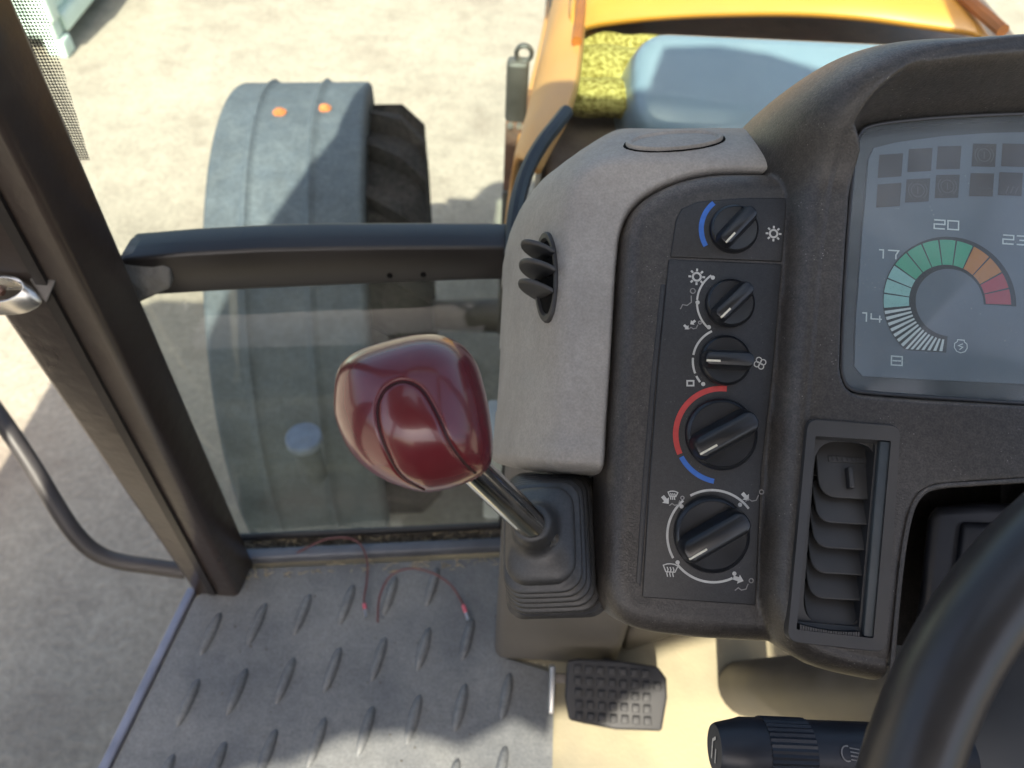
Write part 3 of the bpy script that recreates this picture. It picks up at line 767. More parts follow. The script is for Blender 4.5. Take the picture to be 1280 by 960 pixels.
K5 = knob(891, 669, 47, 33, True)

# --- printed scales and symbols
PW1, PW2 = 0.00125, 0.00155
def strokes(name, lines, m, w, parent, width=0.0007):
    parts = [ribbon_mesh(ln, width, w, closed) for ln, closed in lines]
    V, F = join(*parts); return mk(name, V, F, m, parent, smooth=False)
def pxl(pts, w): return [loc(p[0], p[1], w) for p in pts]
def pxarc(cx, cy, r, a0, a1, w, n=22):
    u, v = loc(cx, cy, w); return arc2((u, v), r * PXM, a0, a1, n)
strokes('scale_mark', [(pxarc(920, 287, 44, 132, 212, PW1), False)], 'print_blue', PW1, up, 0.0029)
def sunicon(cx, cy, r, w, parent, m='print_white'):
    u, v = loc(cx, cy, w); q = r * PXM; ls = [(disc2((u, v), q * .48, 16), True)]
    for i in range(8):
        a = i * PI / 4; ls.append(([(u + q * .66 * math.cos(a), v + q * .66 * math.sin(a)), (u + q * 1.0 * math.cos(a), v + q * 1.0 * math.sin(a))], False))
    return strokes('symbol', ls, m, w, parent, q * .24)
sunicon(967, 292, 10, PW1, up, 'print_white'); sunicon(871, 346, 10.5, PW2, lp)
strokes('scale_mark', [(pxarc(914, 379, 43, 128, 178, PW2), False), (pxarc(914, 379, 43, 184, 232, PW2), False)], 'print_white', PW2, lp, 0.0011)
def dots(pts, r, w, parent, m='print_white'):
    for x, y in pts:
        V, F = poly_mesh(disc2(loc(x, y, w), r * PXM), w); mk('scale_dot', V, F, m, parent, smooth=False)
dots([(891, 347), (872, 378), (886, 409)], 2.7, PW2, lp)
strokes('scale_mark', [(pxarc(908, 452, 42, 118, 172, PW2), False), (pxarc(908, 452, 42, 177, 204, PW2), False), (pxarc(908, 452, 42, 209, 221, PW2), False)], 'print_white', PW2, lp, 0.0012)
dots([(879, 480)], 2.6, PW2, lp)
strokes('symbol', [(pxl([(859, 476), (867, 476), (867, 482), (859, 482)], PW2), True)], 'print_white', PW2, lp, 0.0009)
strokes('scale_mark', [(pxarc(903, 544, 58, 87, 207, PW2, 36), False)], 'print_red', PW2, lp, 0.0031)
strokes('scale_mark', [(pxarc(903, 544, 58, 211, 262, PW2), False)], 'print_blue', PW2, lp, 0.0028)
strokes('scale_mark', [(pxarc(891, 670, 56, 40, 122, PW2), False), (pxarc(891, 670, 56, 133, 212, PW2), False), (pxarc(891, 670, 56, 222, 298, PW2), False)], 'print_white', PW2, lp, 0.0013)
dots([(852, 633), (925, 631), (847, 703), (918, 717)], 2.6, PW2, lp)
for i in range(4):
    a = math.radians(20 + 90 * i); u, v = loc(950, 454, PW2)
    strokes('symbol', [(disc2((u + 4.2 * PXM * math.cos(a), v + 4.2 * PXM * math.sin(a)), 3.4 * PXM, 12), True)], 'print_white', PW2, lp, 0.0006)
def arrow(cx, cy, ang, s, w):
    u, v = loc(cx, cy, w); a = math.radians(ang); q = s * PXM
    P = [(-1, .38), (0, .38), (0, .9), (1, 0), (0, -.9), (0, -.38), (-1, -.38)]
    V, F = poly_mesh([(u + q * (x * math.cos(a) - y * math.sin(a)), v + q * (x * math.sin(a) + y * math.cos(a))) for x, y in P], w)
    return mk('symbol', V, F, 'print_white', lp, smooth=False)
def seat(cx, cy, s, w, rot=0, flip=1):
    u, v = loc(cx, cy, w); q = s * PXM
    pts = [(-1, -.55), (-.6, -.2), (-.2, -.45), (.35, -.3), (.6, .35)]
    c, sn = math.cos(math.radians(rot)), math.sin(math.radians(rot))
    T = lambda x, y: (u + q * (flip * x * c - y * sn), v + q * (flip * x * sn + y * c))
    strokes('symbol', [([T(*p) for p in pts], False), ([T(.95 + .26 * math.cos(2 * PI * i / 10), .75 + .26 * math.sin(2 * PI * i / 10)) for i in range(10)], True)], 'print_dim', w, lp, 0.0006)
arrow(932, 621, -45, 6, PW2); seat(942, 622, 10, PW2)
arrow(832, 625, -48, 6, PW2); seat(845, 628, 8, PW2)
arrow(923, 724, -15, 6.5, PW2); seat(929, 733, 10, PW2)
arrow(866, 403, -140, 4, PW2); arrow(858, 409, -40, 4, PW2); seat(868, 408, 7, PW2)
seat(859, 376, 12, PW2, 25)
def demist(cx, cy, s, w):
    u, v = loc(cx, cy, w); q = s * PXM; T = lambda x, y: (u + q * x, v + q * y)
    ls = [([T(-1, .75), T(-.5, .95), T(0, 1), T(.5, .95), T(1, .75), T(.62, -.1), T(-.62, -.1)], True)]
    for x in (-.4, 0, .4): ls.append(([T(x - .08, .55), T(x + .08, .2), T(x - .08, -.3), T(x + .05, -.75)], False))
    strokes('symbol', ls, 'print_white', w, lp, 0.0006)
demist(838, 714, 9, PW2); demist(841, 620, 6, PW2)

# --- louvre vent in the lower right
W18 = 0.018
fr_px = [(1014, 523), (1117, 531), (1125, 541), (1109, 806), (1100, 816), (988, 803), (981, 794), (1003, 533)]
op_px = [(1028, 550), (1092, 554), (1072, 783), (1006, 777)]
# frame plate = outer outline with opening: built from four strips so that the well stays open
outer = [loc(*p, W18) for p in [(1008, 523), (1124, 532), (1105, 815), (982, 801)]]
midp = [loc(*p, W18) for p in [(1018, 545), (1112, 551), (1090, 797), (994, 786)]]
inner = [loc(*p, W18) for p in [(1020, 549), (1099, 555), (1078, 786), (1000, 779)]]
def rr_poly(c4, r, k=5):
    """round the corners of a quad"""
    out = []
    P = [np.array(p) for p in c4]
    for i in range(4):
        a, b_, c = P[i - 1], P[i], P[(i + 1) % 4]
        d1 = (a - b_) / np.linalg.norm(a - b_); d2 = (c - b_) / np.linalg.norm(c - b_)
        s0, s1 = b_ + d1 * r, b_ + d2 * r
        for j in range(k + 1):
            t_ = j / k; out.append(tuple((1 - t_) ** 2 * s0 + 2 * t_ * (1 - t_) * b_ + t_ * t_ * s1))
    return out
def frame_rings(levels, name, parent, m):
    V, F = ring_loft([[dw(u, v, w_) for u, v in pts] for pts, w_ in levels], False, False); return mk(name, V, F, m, parent, angle=30)
lv = frame_rings([(rr_poly(outer, .006), W18 - .004), (rr_poly(outer, .006), W18 + .0012), (rr_poly([tuple(np.array(p) * .992 + np.array(outer).mean(0) * .008) for p in outer], .006), W18 + .0020),
                  (rr_poly(midp, .001), W18 + .0016), (rr_poly(midp, .001), W18 - .002), (rr_poly(inner, .001), W18 - .004), (rr_poly(inner, .001), W18 - .03)], 'louvre_vent', dbd, 'vent_black')
# rounded mouth: a plate with a rounded opening
V, F = [], []
inm = [loc(*p, W18 - .0062) for p in [(1014, 545), (1102, 551), (1082, 790), (996, 782)]]; inm2 = [loc(*p, W18 - .0062) for p in [(1020, 550), (1097, 555), (1077, 785), (1002, 778)]]
mo = rr_poly(inm, .0005); mi = rr_poly(inm2, .013)
frame_rings([(mo, W18 - .0062), (mi, W18 - .0062), (mi, W18 - .012)], 'mouth_plate', lv, 'vent_black')
# bright blade strip on the right edge
V, F = plate([loc(*p, W18) for p in [(1100, 551), (1113, 552), (1091, 797), (1079, 795)]], W18 - .003, W18 + .0006); mk('side_strip', V, F, 'strip', lv, bevel=0.0006)
# thumb wheel at the bottom
for k in range(24):
    s = k / 23; px = 1000 + (1072 - 1000) * s; py = 786 + 9 * s + 3 * math.sin(PI * s)
    u, v = loc(px, py, W18); V, F = boxf(dw(u, v, W18 - .001), DU, DV, DN, .0005, .0024, .0022); mk('thumb_wheel_tooth', V, F, 'vent_black', lv)
# fins
def fin(cx, cy, hw, hh, tilt, w_):
    u, v = loc(cx, cy, w_); tl = math.radians(tilt)
    fv = DV * math.cos(tl) + DN * math.sin(tl); fn = DN * math.cos(tl) - DV * math.sin(tl)
    c = dw(u, v, w_); pts = rrect(hw * PXM, hh * PXM, min(hw, hh) * PXM * .55, 6)
    rot = math.radians(0.0); cr, sr = math.cos(rot), math.sin(rot)
    pts = [(x * cr - y * sr, x * sr + y * cr) for x, y in pts]
    V, F = prism([c + DU * x + fv * y - fn * .0008 for x, y in pts], [c + DU * x + fv * y + fn * .0008 for x, y in pts])
    return mk('fin', V, F, 'vent_black', lv, bevel=0.0007), c, fv, fn
fy = [(1058, 586, 37, 37), (1055, 626, 37.5, 30), (1052, 657, 38, 30), (1049, 688, 38, 30), (1046, 719, 38, 30), (1043, 752, 37.5, 29)]
for i, (cx, cy, hw, hh) in enumerate(fy):
    o, c, fv, fn = fin(cx, cy, hw, hh, -28 if i else -16, W18 - .0125)
    if i == 0:
        # small embossed maker's strip and the finger tab
        V, F = boxf(c + fv * .005 + fn * .0010 + DU * .001, DU, fv, fn, .0112, .0018, .0004); st = mk('name_strip', V, F, 'vent_black', o, bevel=0.0002)
        for q in range(7):
            V, F = boxf(c + fv * .005 + fn * .0016 + DU * (.001 + (q - 3) * .0028), DU, fv, fn, .0008, .0010, .0002); mk('embossed_letter', V, F, 'vent_black', o)
        V, F = boxf(c - fv * .006 + fn * .003, DU, fv, fn, .0015, .006, .0026); mk('finger_tab', V, F, 'vent_black', o, bevel=0.0008)
# crease line of the face above the vent is left to the shell

# --- instrument cluster
ic = mk('instrument_cluster', *plate([loc(p[0], p[1], .004) for p in [(1062, 487), (1054, 470), (1056, 400), (1064, 260), (1072, 185), (1080, 166), (1140, 155), (1210, 149), (1300, 146), (1440, 146), (1440, 506), (1280, 502), (1150, 494)]], -.003, .003), 'dial_border', dbd, smooth=False)
DWF = 0.0042
V, F = plate([loc(p[0], p[1], DWF) for p in [(1078, 470), (1068, 458), (1070, 400), (1078, 290), (1086, 198), (1092, 185), (1120, 178), (1180, 170), (1240, 166), (1300, 165), (1440, 165), (1440, 482), (1280, 480), (1150, 474)]], .003, DWF)
df = mk('dial_face', V, F, 'dial_face', ic, smooth=False)
PWD = DWF + .0003
for (cx, cy, rot, mark) in ((1113, 207, 6, 0), (1150, 200, 5, 0), (1186, 197, 3, 0), (1230, 194, 1, 1), (1267, 194, 0, 0), (1304, 194, 0, 0), (1111, 244, 6, 0), (1147, 238, 5, 1), (1184, 233, 3, 1), (1227, 231, 1, 0), (1263, 230, 0, 2), (1300, 230, 0, 0)):
    u, v = loc(cx, cy, PWD); a = math.radians(rot + 1.5); q = 15.0 * PXM
    sk = 0.05
    pts = [(u + x * q, v + y * q + x * q * math.tan(a) ) for x, y in ((-1 - sk, -1), (1 - sk, -1), (1 + sk, 1), (-1 + sk, 1))]
    V, F = poly_mesh(pts, PWD); s_ = mk('warning_light', V, F, 'warn_square', df, smooth=False)
    if mark == 1:
        V, F = join(ribbon_mesh(disc2((u, v), q * .55, 18), q * .08, PWD + .0002, True), ribbon_mesh(arc2((u, v), q * .78, -50, 50, 8), q * .08, PWD + .0002), ribbon_mesh(arc2((u, v), q * .78, 130, 230, 8), q * .08, PWD + .0002),
                    ribbon_mesh([(u, v + q * .3), (u, v - q * .3)], q * .1, PWD + .0002))
        mk('warning_symbol', V, F, 'warn_mark', df, smooth=False)
    if mark == 2:
        V, F = join(*[ribbon_mesh([(u + q * (x - .1), v - q * .8), (u + q * (x + .15), v - q * .2)], q * .1, PWD + .0002) for x in (-.3, .1, .5)])
        mk('warning_symbol', V, F, 'warn_mark', df, smooth=False)
# rev gauge
gc = loc(1187, 378, PWD); RO = 83.5 * PXM
o_ = arc2(gc, RO * 1.0, 0, 268, 60); i_ = arc2(gc, RO * .51, 0, 268, 60); cl_ = gc[1] - 63.5 * PXM
V = []; F = []
for a, b_ in zip(o_, i_): V += [dw(a[0], max(a[1], cl_), PWD), dw(b_[0], max(b_[1], cl_), PWD)]
for i in range(60): F.append((2 * i, 2 * i + 1, 2 * i + 3, 2 * i + 2)); mk('gauge_ring', V, F, 'dial_ring', df, smooth=False)
gs = (gc[0] - 3.0 * PXM, gc[1] - 0.5 * PXM)  # ring bared by the offset segments paints the recess wall's shadow crescent
def seg(a0, a1, m, r0=.575, r1=.955):
    n = 6; o_ = arc2(gs, RO * r1, a0, a1, n); i_ = arc2(gs, RO * r0, a0, a1, n); clip = gc[1] - 62 * PXM
    V, F = poly_mesh([(x, max(y, clip)) for x, y in o_ + i_[::-1]], PWD + .0002); mk('gauge_segment', V, F, m, df, smooth=False)
nW = 14
for i in range(nW):
    a0 = 190 + (268 - 190) * i / nW
    seg(a0 + 1.1, a0 + (268 - 190) / nW * .72, 'seg_white', .56)
def band(a0, a1, k, m):
    for i in range(k):
        b0 = a0 + (a1 - a0) * i / k; b1 = a0 + (a1 - a0) * (i + 1) / k; seg(b0 + .7, b1 - .7, m)
band(147, 189, 3, 'seg_teal'); band(67, 147, 5, 'seg_green'); band(32, 67, 2, 'seg_orange'); band(1, 32, 2, 'seg_red')
DIG = {'0': [[(0, 0), (1, 0), (1, 1), (0, 1)]], '1': [[(.45, 1), (.85, 1), (.85, 0)]], '2': [[(0, 1), (1, 1), (1, .52), (0, .52), (0, 0), (1, 0)]], '3': [[(0, 1), (1, 1), (1, 0), (0, 0)], [(.25, .5), (.93, .5)]],
       '4': [[(0, 1), (0, .38), (1, .38)], [(.8, .8), (.8, 0)]], '7': [[(0, 1), (1, 1), (.75, .5), (.75, 0)]], '8': [[(0, 0), (1, 0), (1, 1), (0, 1)], [(.1, .5), (.9, .5)]]}
def number(txt, px, py, hpx=11.0):
    u, v = loc(px, py, PWD); h = hpx * PXM; wd = h * 1.22; gap = h * .35; n = len(txt); tot = n * wd + (n - 1) * gap; parts = []
    for i, ch in enumerate(txt):
        x0 = u - tot / 2 + i * (wd + gap)
        for ln in DIG[ch]:
            cl = ch == '0' or (ch == '8' and len(ln) == 4)
            parts.append(ribbon_mesh([(x0 + x * wd, v + (y - .5) * h) for x, y in ln], h * .155, PWD, cl))
    V, F = join(*parts); mk('number', V, F, 'seg_white', df, smooth=False)
number('20', 1183, 281); number('23', 1269, 300); number('17', 1108, 318); number('14', 1087, 397); number('8', 1121, 451)
u, v = loc(1201, 433, PWD); q = 8.5 * PXM
strokes('engine_symbol', [([(u + q * x, v + q * y) for x, y in ((-.5, .95), (.5, .95), (.5, .7), (.9, .4), (.95, -.2), (.6, -.75), (0, -.95), (-.6, -.75), (-.95, -.2), (-.9, .4), (-.5, .7))], True),
                          ([(u + q * x, v + q * y) for x, y in ((.3, .4), (-.35, .1), (.3, -.1), (-.2, -.5))], False)], 'seg_white', PWD, df, 0.0005)
# clear lens over the cluster, a shallow tray
lp4 = [tuple(p) for p in spline(lens_px, 3)] + [(1440, 509), (1280, 505)]
V, F = plate([loc(p[0], p[1], LENSW) for p in lp4], LENSW - .0015, LENSW)
mk('lens', V, F, 'lens_glass', ic, bevel=0.0012)
V, F = tube([dw(*loc(p[0], p[1], .0125), .0135) for p in spline([(1300, 506)] + lens_px, 5)], .0011, 8); mk('lens_bezel', V, F, 'dial_border', ic)
# dark inner edge of the lens tray
V, F = ring_loft([[dw(*loc(p[0], p[1], LENSW), w_) for p in lp4] for w_ in (-.002, LENSW - .002)], False, False); mk('lens_wall', V, F, 'dial_border', ic)

V, F = tube([dw(*loc(p[0], p[1], .018), .0176) for p in spline([(1098, 990), (1105, 960)] + cub_px[:8], 5)], .0014, 8); mk('recess_edge', V, F, 'plastic', dbd)
# --- steering column shroud in the recess
csh = thing('column_shroud', 'dark blue grey steering column shroud inside the dashboard recess', 'column shroud', dash(1230, 720, -.05))
sp = [(1160, 640), (1172, 632), (1230, 628), (1440, 634), (1440, 1000), (1120, 1000), (1132, 860), (1150, 740)]
V, F = prism([dash(p[0] , p[1], -.095) for p in sp], [dash(p[0], p[1], -.035) for p in sp])
mk('shroud_shell', V, F, 'stalk', csh, bevel=0.014, seg=4)
V, F = prism([dash(*p, -.036) for p in ((1200, 650), (1400, 655), (1400, 740), (1190, 735))], [dash(*p, -.030) for p in ((1205, 656), (1400, 660), (1400, 735), (1196, 730))])
mk('shroud_cover', V, F, 'stalk', csh, bevel=0.003)
# column tube down to the floor
ct = dash(1330, 860, -.06); V, F = tube([ct, Vector((ct.x, ct.y + .20, FLOOR - .02))], 0.038, 20)
mk('column_tube', V, F, 'dark_steel', csh)

# ================================================================== GEAR LEVER
BT = at(662, 652, .392); KC = at(521, 520, .312)
gv = thing('gear_lever', 'gear lever with glossy dark red knob and black rubber bellows boot', 'gear lever', at(690, 690, .45))
kf_n = (-d0 * 0.96 + CU * 0.20 - CR * .05).normalized(); kf_x = (CR - kf_n * CR.dot(kf_n)).normalized(); kf_y = kf_n.cross(kf_x)
ol = [(421, 512), (425, 470), (444, 446), (482, 431), (530, 421), (566, 426), (592, 447), (606, 486), (614, 530), (616, 566), (606, 590), (574, 607), (534, 615), (500, 608), (468, 593), (444, 571), (428, 542)]
ol2 = []
for p in ol:
    r = ray(*p); tt = (KC - CAM).dot(kf_n) / r.dot(kf_n); q = CAM + r * tt - KC; ol2.append((q.dot(kf_x), q.dot(kf_y)))
NA = 300
sp_ = spline(ol2, 40, True); sp_ = np.array(sp_)
ang = np.unwrap(np.arctan2(sp_[:, 1], sp_[:, 0])); rad = np.hypot(sp_[:, 0], sp_[:, 1])
od = np.argsort(ang); angs, rads = ang[od], rad[od]
ugr = [(533, 614), (507, 597), (486, 564), (474, 533), (474, 508), (483, 489), (500, 479), (517, 481), (531, 492), (547, 520), (565, 557), (586, 584), (602, 596)]
ug2 = []
for p in ugr:
    r = ray(*p); o_ = KC + kf_n * (.030 if p[1] < 540 else .022 if p[1] < 580 else .008); tt = (o_ - CAM).dot(kf_n) / r.dot(kf_n); q = CAM + r * tt - KC; ug2.append((q.dot(kf_x), q.dot(kf_y)))
ug2 = np.array(spline(ug2, 24))
DF_, DB_ = 0.034, 0.026
def outline_r(a):
    a = (a - angs[0]) % (2 * PI) + angs[0]; return np.interp(a, np.append(angs, angs[0] + 2 * PI), np.append(rads, rads[0]))
rings = []
NR = 84
for side in (1, -1):
    lev = np.linspace(0.004, 1, NR) if side == 1 else np.linspace(1, .02, 24)[1:]
    for s in lev:
        aa_ = np.linspace(0, 2 * PI, NA, endpoint=False); r_ = outline_r(aa_)
        sm = s
        x = r_ * sm * np.cos(aa_); y = r_ * sm * np.sin(aa_)
        if s < 1: pass
        h = (DF_ if side == 1 else -DB_) * (1 - s ** 2.0) ** 0.5
        h = np.full(NA, h)
        if side == 1:
            dg = np.sqrt(np.min((x[:, None] - ug2[None, :, 0]) ** 2 + (y[:, None] - ug2[None, :, 1]) ** 2, 1))
            h = h - 0.0016 * np.exp(-(dg / 0.0008) ** 2)
            h = h - 0.0007 * sstep(-0.011, -0.026, y)
        rings.append([KC + kf_x * float(x[i]) + kf_y * float(y[i]) + kf_n * float(h[i]) for i in range(NA)])
V, F = ring_loft(rings)
kn = mk('knob', V, F, 'red_knob', gv, angle=80)
tag(kn, 'glossy dark red gear knob')
# seam insert lying in the groove
gp = []
for i in range(0, len(ug2), 4):
    x, y = ug2[i]; a = math.atan2(y, x); s = math.hypot(x, y) / float(outline_r(np.array([a]))[0])
    if s > .985: continue
    gp.append(KC + kf_x * x + kf_y * y + kf_n * (DF_ * (1 - s ** 2.0) ** .5 - .0016 - 0.0007 * float(sstep(-0.011, -0.026, np.array([y]))[0])))
V, F = tube(gp, 0.00065, 6); mk('seam', V, F, 'knob_seam', kn)
# shaft
sd = (KC - BT).normalized()
V, F = tube([BT - sd * .03, BT + sd * .01, KC + sd * .0 - kf_n * .006 ], [.0082, .0082, .0074], 20); mk('shaft', V, F, 'lever_steel', gv)
# bellows boot
bx = CR; 
ax = (BT - at(692, 688, .455)).normalized(); b1 = (CR - ax * CR.dot(ax)).normalized(); b2_ = ax.cross(b1); b2_ = b2_ if b2_.dot(CU) > 0 else -b2_
def bring(px, py, t_, hx, hy, r):
    c = at(px, py - 10 * (t_ - .392) / .08, t_); m_ = t_ / FPX; return [c + b1 * x + b2_ * y for x, y in rrect(hx * m_, hy * m_, r * m_, 6)]
br = [bring(692, 684, .470, 56, 86, 26)]
for k in range(5):
    f_ = k / 4; cx_, cy_ = 690 - 13 * f_, 683 - 9 * f_; t_ = .456 - .034 * f_; hx_, hy_ = 58 - 8 * f_, 88 - 18 * f_
    br += [bring(cx_, cy_, t_ + .0028, hx_ - 1, hy_ - 1, 27), bring(cx_, cy_, t_, hx_ + 1, hy_ + 1, 27), bring(cx_ - .6, cy_ - .4, t_ - .0022, hx_ - .5, hy_ - .5, 27), bring(cx_ - 1, cy_ - .8, t_ - .0032, hx_ - 9, hy_ - 10, 25), bring(cx_ - 1.6, cy_ - 1.2, t_ - .0046, hx_ - 9, hy_ - 11, 25)]
br += [bring(675, 671, .4165, 46, 62, 29), bring(674, 669, .4135, 44, 59, 29), bring(672, 666, .411, 36, 46, 29), bring(670, 663, .409, 30, 33, 28),
       bring(668, 660, .404, 28, 29, 26), bring(666, 657, .398, 27, 27, 25), bring(664, 654, .394, 25, 25, 23), bring(663, 653, .392, 21, 21, 20)]
V, F = ring_loft(br, True, True)
bt = mk('bellows_boot', V, F, 'rubber', gv, angle=70)
sb = bt.modifiers.new('s', 'SUBSURF'); sb.levels = 1; sb.render_levels = 1
# base flange of the boot
V, F = ring_loft([bring(694, 686, .474, 63, 92, 24), bring(694, 686, .462, 63, 92, 24), bring(694, 686, .459, 58, 88, 24)]); mk('boot_flange', V, F, 'rubber', gv)

# ================================================================== STEERING WHEEL, STALK
wn = Vector((0.0, -0.55, 0.835)).normalized()
wo = at(1165, 850, .262)
def onw(px, py):
    r = ray(px, py); return CAM + r * ((wo - CAM).dot(wn) / r.dot(wn))
pA, pB = onw(1268, 712), onw(1128, 985); RW = 0.195
mid = (pA + pB) / 2; hl = (pA - pB).length / 2; dirn = wn.cross((pA - pB).normalized()); 
if dirn.x < 0: dirn = -dirn
wc = mid + dirn * math.sqrt(RW ** 2 - hl ** 2)
sw = thing('steering_wheel', 'thick black steering wheel rim close to the camera', 'steering wheel', wc)
we1 = (DU - wn * DU.dot(wn)).normalized(); we2 = wn.cross(we1)
rings = []
for i in range(96):
    a = 2 * PI * i / 96; rd = we1 * math.cos(a) + we2 * math.sin(a)
    rings.append([wc + rd * RW + (rd * math.cos(b_) * .0150 + wn * math.sin(b_) * .0165) for b_ in [2 * PI * k / 20 for k in range(20)]])
rings.append(rings[0])
V, F = ring_loft(rings, False, False); mk('rim', V, F, 'wheel_leather', sw, angle=80)
hubc = wc - wn * .05
V, F = lathe(hubc, wn, we1, we2, [(.05, -.03), (.055, -.01), (.055, .012), (.048, .02), (.001, .022)]); mk('hub', V, F, 'wheel_leather', sw)
for a in (200, 340, 90):
    rd = we1 * math.cos(math.radians(a)) + we2 * math.sin(math.radians(a)); td = wn.cross(rd)
    rings = []
    for s in np.linspace(0, 1, 8):
        c = hubc.lerp(wc + rd * (RW - .004), float(s)) if s > 0 else hubc
        c = hubc + rd * (RW - .006) * float(s) + wn * (.05 * float(s) ** 1.4)
        hw = .036 - .016 * math.sin(PI * float(s)) * .8
        rings.append([c + td * x + wn * y for x, y in rrect(hw, .007, .006, 3)])
    V, F = ring_loft(rings); mk('spoke', V, F, 'wheel_leather', sw)
st_a = at(893, 935, .365); st_b = at(1200, 948, .372)
sx_ = (st_b - st_a).normalized(); LS = (st_b - st_a).length
stk = thing('control_stalk', 'black column stalk with ribbed collar and printed lamp symbol', 'control stalk', st_b)
s1 = (CU - sx_ * CU.dot(sx_)).normalized(); s2 = sx_.cross(s1)
RT = 0.0148
def sring(s, r, k=28): return [st_a + sx_ * s + (s1 * math.cos(2 * PI * i / k) + s2 * math.sin(2 * PI * i / k)) * r for i in range(k)]
m1 = .365 / FPX
V, F = ring_loft([sring(0, RT * .74), sring(.0015, RT * .80), sring(.010, RT * .93), sring(24 * m1 + .004, RT * 1.0), sring(60 * m1, RT * 1.01)]); mk('end_cap', V, F, 'stalk', stk)
cr_ = []
kk_ = 72
V, F = ring_loft([[st_a + sx_ * s + (s1 * math.cos(2 * PI * i / kk_) + s2 * math.sin(2 * PI * i / kk_)) * (RT * (1.06 if i % 2 else 1.015)) for i in range(kk_)] for s in (59 * m1, 116 * m1)])
mk('ribbed_collar', V, F, 'stalk', stk, angle=15)
V, F = ring_loft([sring(115 * m1, RT * 1.0), sring(LS, RT * 1.04)]); mk('stalk_body', V, F, 'stalk', stk)
# symbols: on the end face and on the body
c = st_a - sx_ * .0004; nfx, nfy = s2, s1
def facemark(pts, width):
    L, R = ribbon(pts, width); V = []; F = []
    for a, b_ in zip(L, R): V += [c + nfx * a[0] + nfy * a[1], c + nfx * b_[0] + nfy * b_[1]]
    for i in range(len(L) - 1): F.append((2 * i, 2 * i + 1, 2 * i + 3, 2 * i + 2))
    return V, F
V, F = join(facemark([(-.002, -.006), (-.002, .003), (.002, .006)], .0014), facemark([(.003, -.006), (.003, .001)], .0012)); mk('end_symbol', V, F, 'print_white', stk, smooth=False)
def bodymark(pts, width):
    L, R = ribbon(pts, width); V = []; F = []
    def on(q): 
        a = q[1] / RT + a0; return st_a + sx_ * q[0] + (s1 * math.cos(a) + s2 * math.sin(a)) * (RT * 1.045 + .0001)
    for a, b_ in zip(L, R): V += [on(a), on(b_)]
    for i in range(len(L) - 1): F.append((2 * i, 2 * i + 1, 2 * i + 3, 2 * i + 2))
    return V, F
tocam = (CAM - st_a).normalized(); a0 = math.atan2(tocam.dot(s2), tocam.dot(s1))
sgn = 1 if s2.dot(CU) > 0 else -1
xc = 152 * m1
V, F = join(bodymark([(xc + .003 * math.cos(t_), .0032 * math.sin(t_)) for t_ in np.linspace(1.2, 5.0, 12)], .0006), *[bodymark([(xc + .0014, y), (xc + .0062, y + .0006)], .0005) for y in (-.0024, -.0008, .0008, .0024)])
mk('lamp_symbol', V, F, 'print_dim', stk, smooth=False)

seat_t = thing('driver_seat', 'unseen black cloth driver seat behind the steering wheel, added to darken reflections', 'seat', (.15, -.55, FLOOR))  # out of view, put in to darken reflections in the gear knob
for nm, bx_ in (('seat_base', (.0, .30, -.75, -.40, FLOOR, FLOOR + .28)), ('cushion', (-.09, .39, -.80, -.27, FLOOR + .282, FLOOR + .41)), ('backrest', (-.08, .38, -.92, -.805, FLOOR + .412, FLOOR + .98))):
    V, F = box(*bx_); mk(nm, V, F, 'gap_black' if nm != 'seat_base' else 'dark_steel', seat_t, bevel=.04 if nm != 'seat_base' else .01, seg=4)
# ================================================================== PEDAL
pdc = at(768, 866, .985)
pd = thing('clutch_pedal', 'small black rubber studded foot pedal above the sunlit floor', 'pedal', (pdc.x, pdc.y + .05, FLOOR))
pn = Vector((0, -.40, .92)).normalized(); 
def onp(px, py, h=0.0):
    r = ray(px, py); return CAM + r * ((pdc + pn * h - CAM).dot(pn) / r.dot(pn))
pp = [(709, 826), (722, 823), (775, 826), (822, 833), (833, 848), (834, 872), (827, 914), (770, 912), (728, 904), (711, 900), (706, 870)]
V, F = prism([onp(*p, -.016) for p in pp], [onp(*p, 0) for p in pp]); mk('pedal_pad', V, F, 'pedal_rubber', pd, bevel=0.004, seg=3)
pe1 = (onp(820, 868) - onp(715, 862)).normalized(); pe2 = pn.cross(pe1)
sm = None
for i in range(8):
    for j in range(5):
        px = 722 + i * 14.2 + j * 0.6; py = 836 + j * 14.8 + i * 1.0
        if px > 822 or (i == 7 and j in (0,)): continue
        p = onp(px, py, .001)
        if sm is None:
            V, F = boxf((0, 0, 0), pe1, pe2, pn, .0050, .0050, .0022); o = mk('stud', V, F, 'pedal_rubber', None, bevel=0.0012); sm = o
        else:
            o = sm.copy(); COL.objects.link(o)
        o.parent = pd; o.location = p - ORG[pd.name]
qa = onp(690, 862, -.002)
V, F = boxf(qa - pn * .012, pe1, pe2, pn, .0035, .030, .016); mk('side_plate', V, F, 'pedal_steel', pd, bevel=0.002)
V, F = boxf(onp(700, 848, -.012), pe1, pe2, pn, .010, .006, .006); mk('bracket', V, F, 'dark_steel', pd, bevel=0.001)
arm_b = Vector((pdc.x, pdc.y + .10, FLOOR - .01)); V, F = tube([pdc - pn * .014, pdc - pn * .05 + Vector((0, .03, 0)), arm_b], .011, 10); mk('pedal_arm', V, F, 'dark_steel', pd)

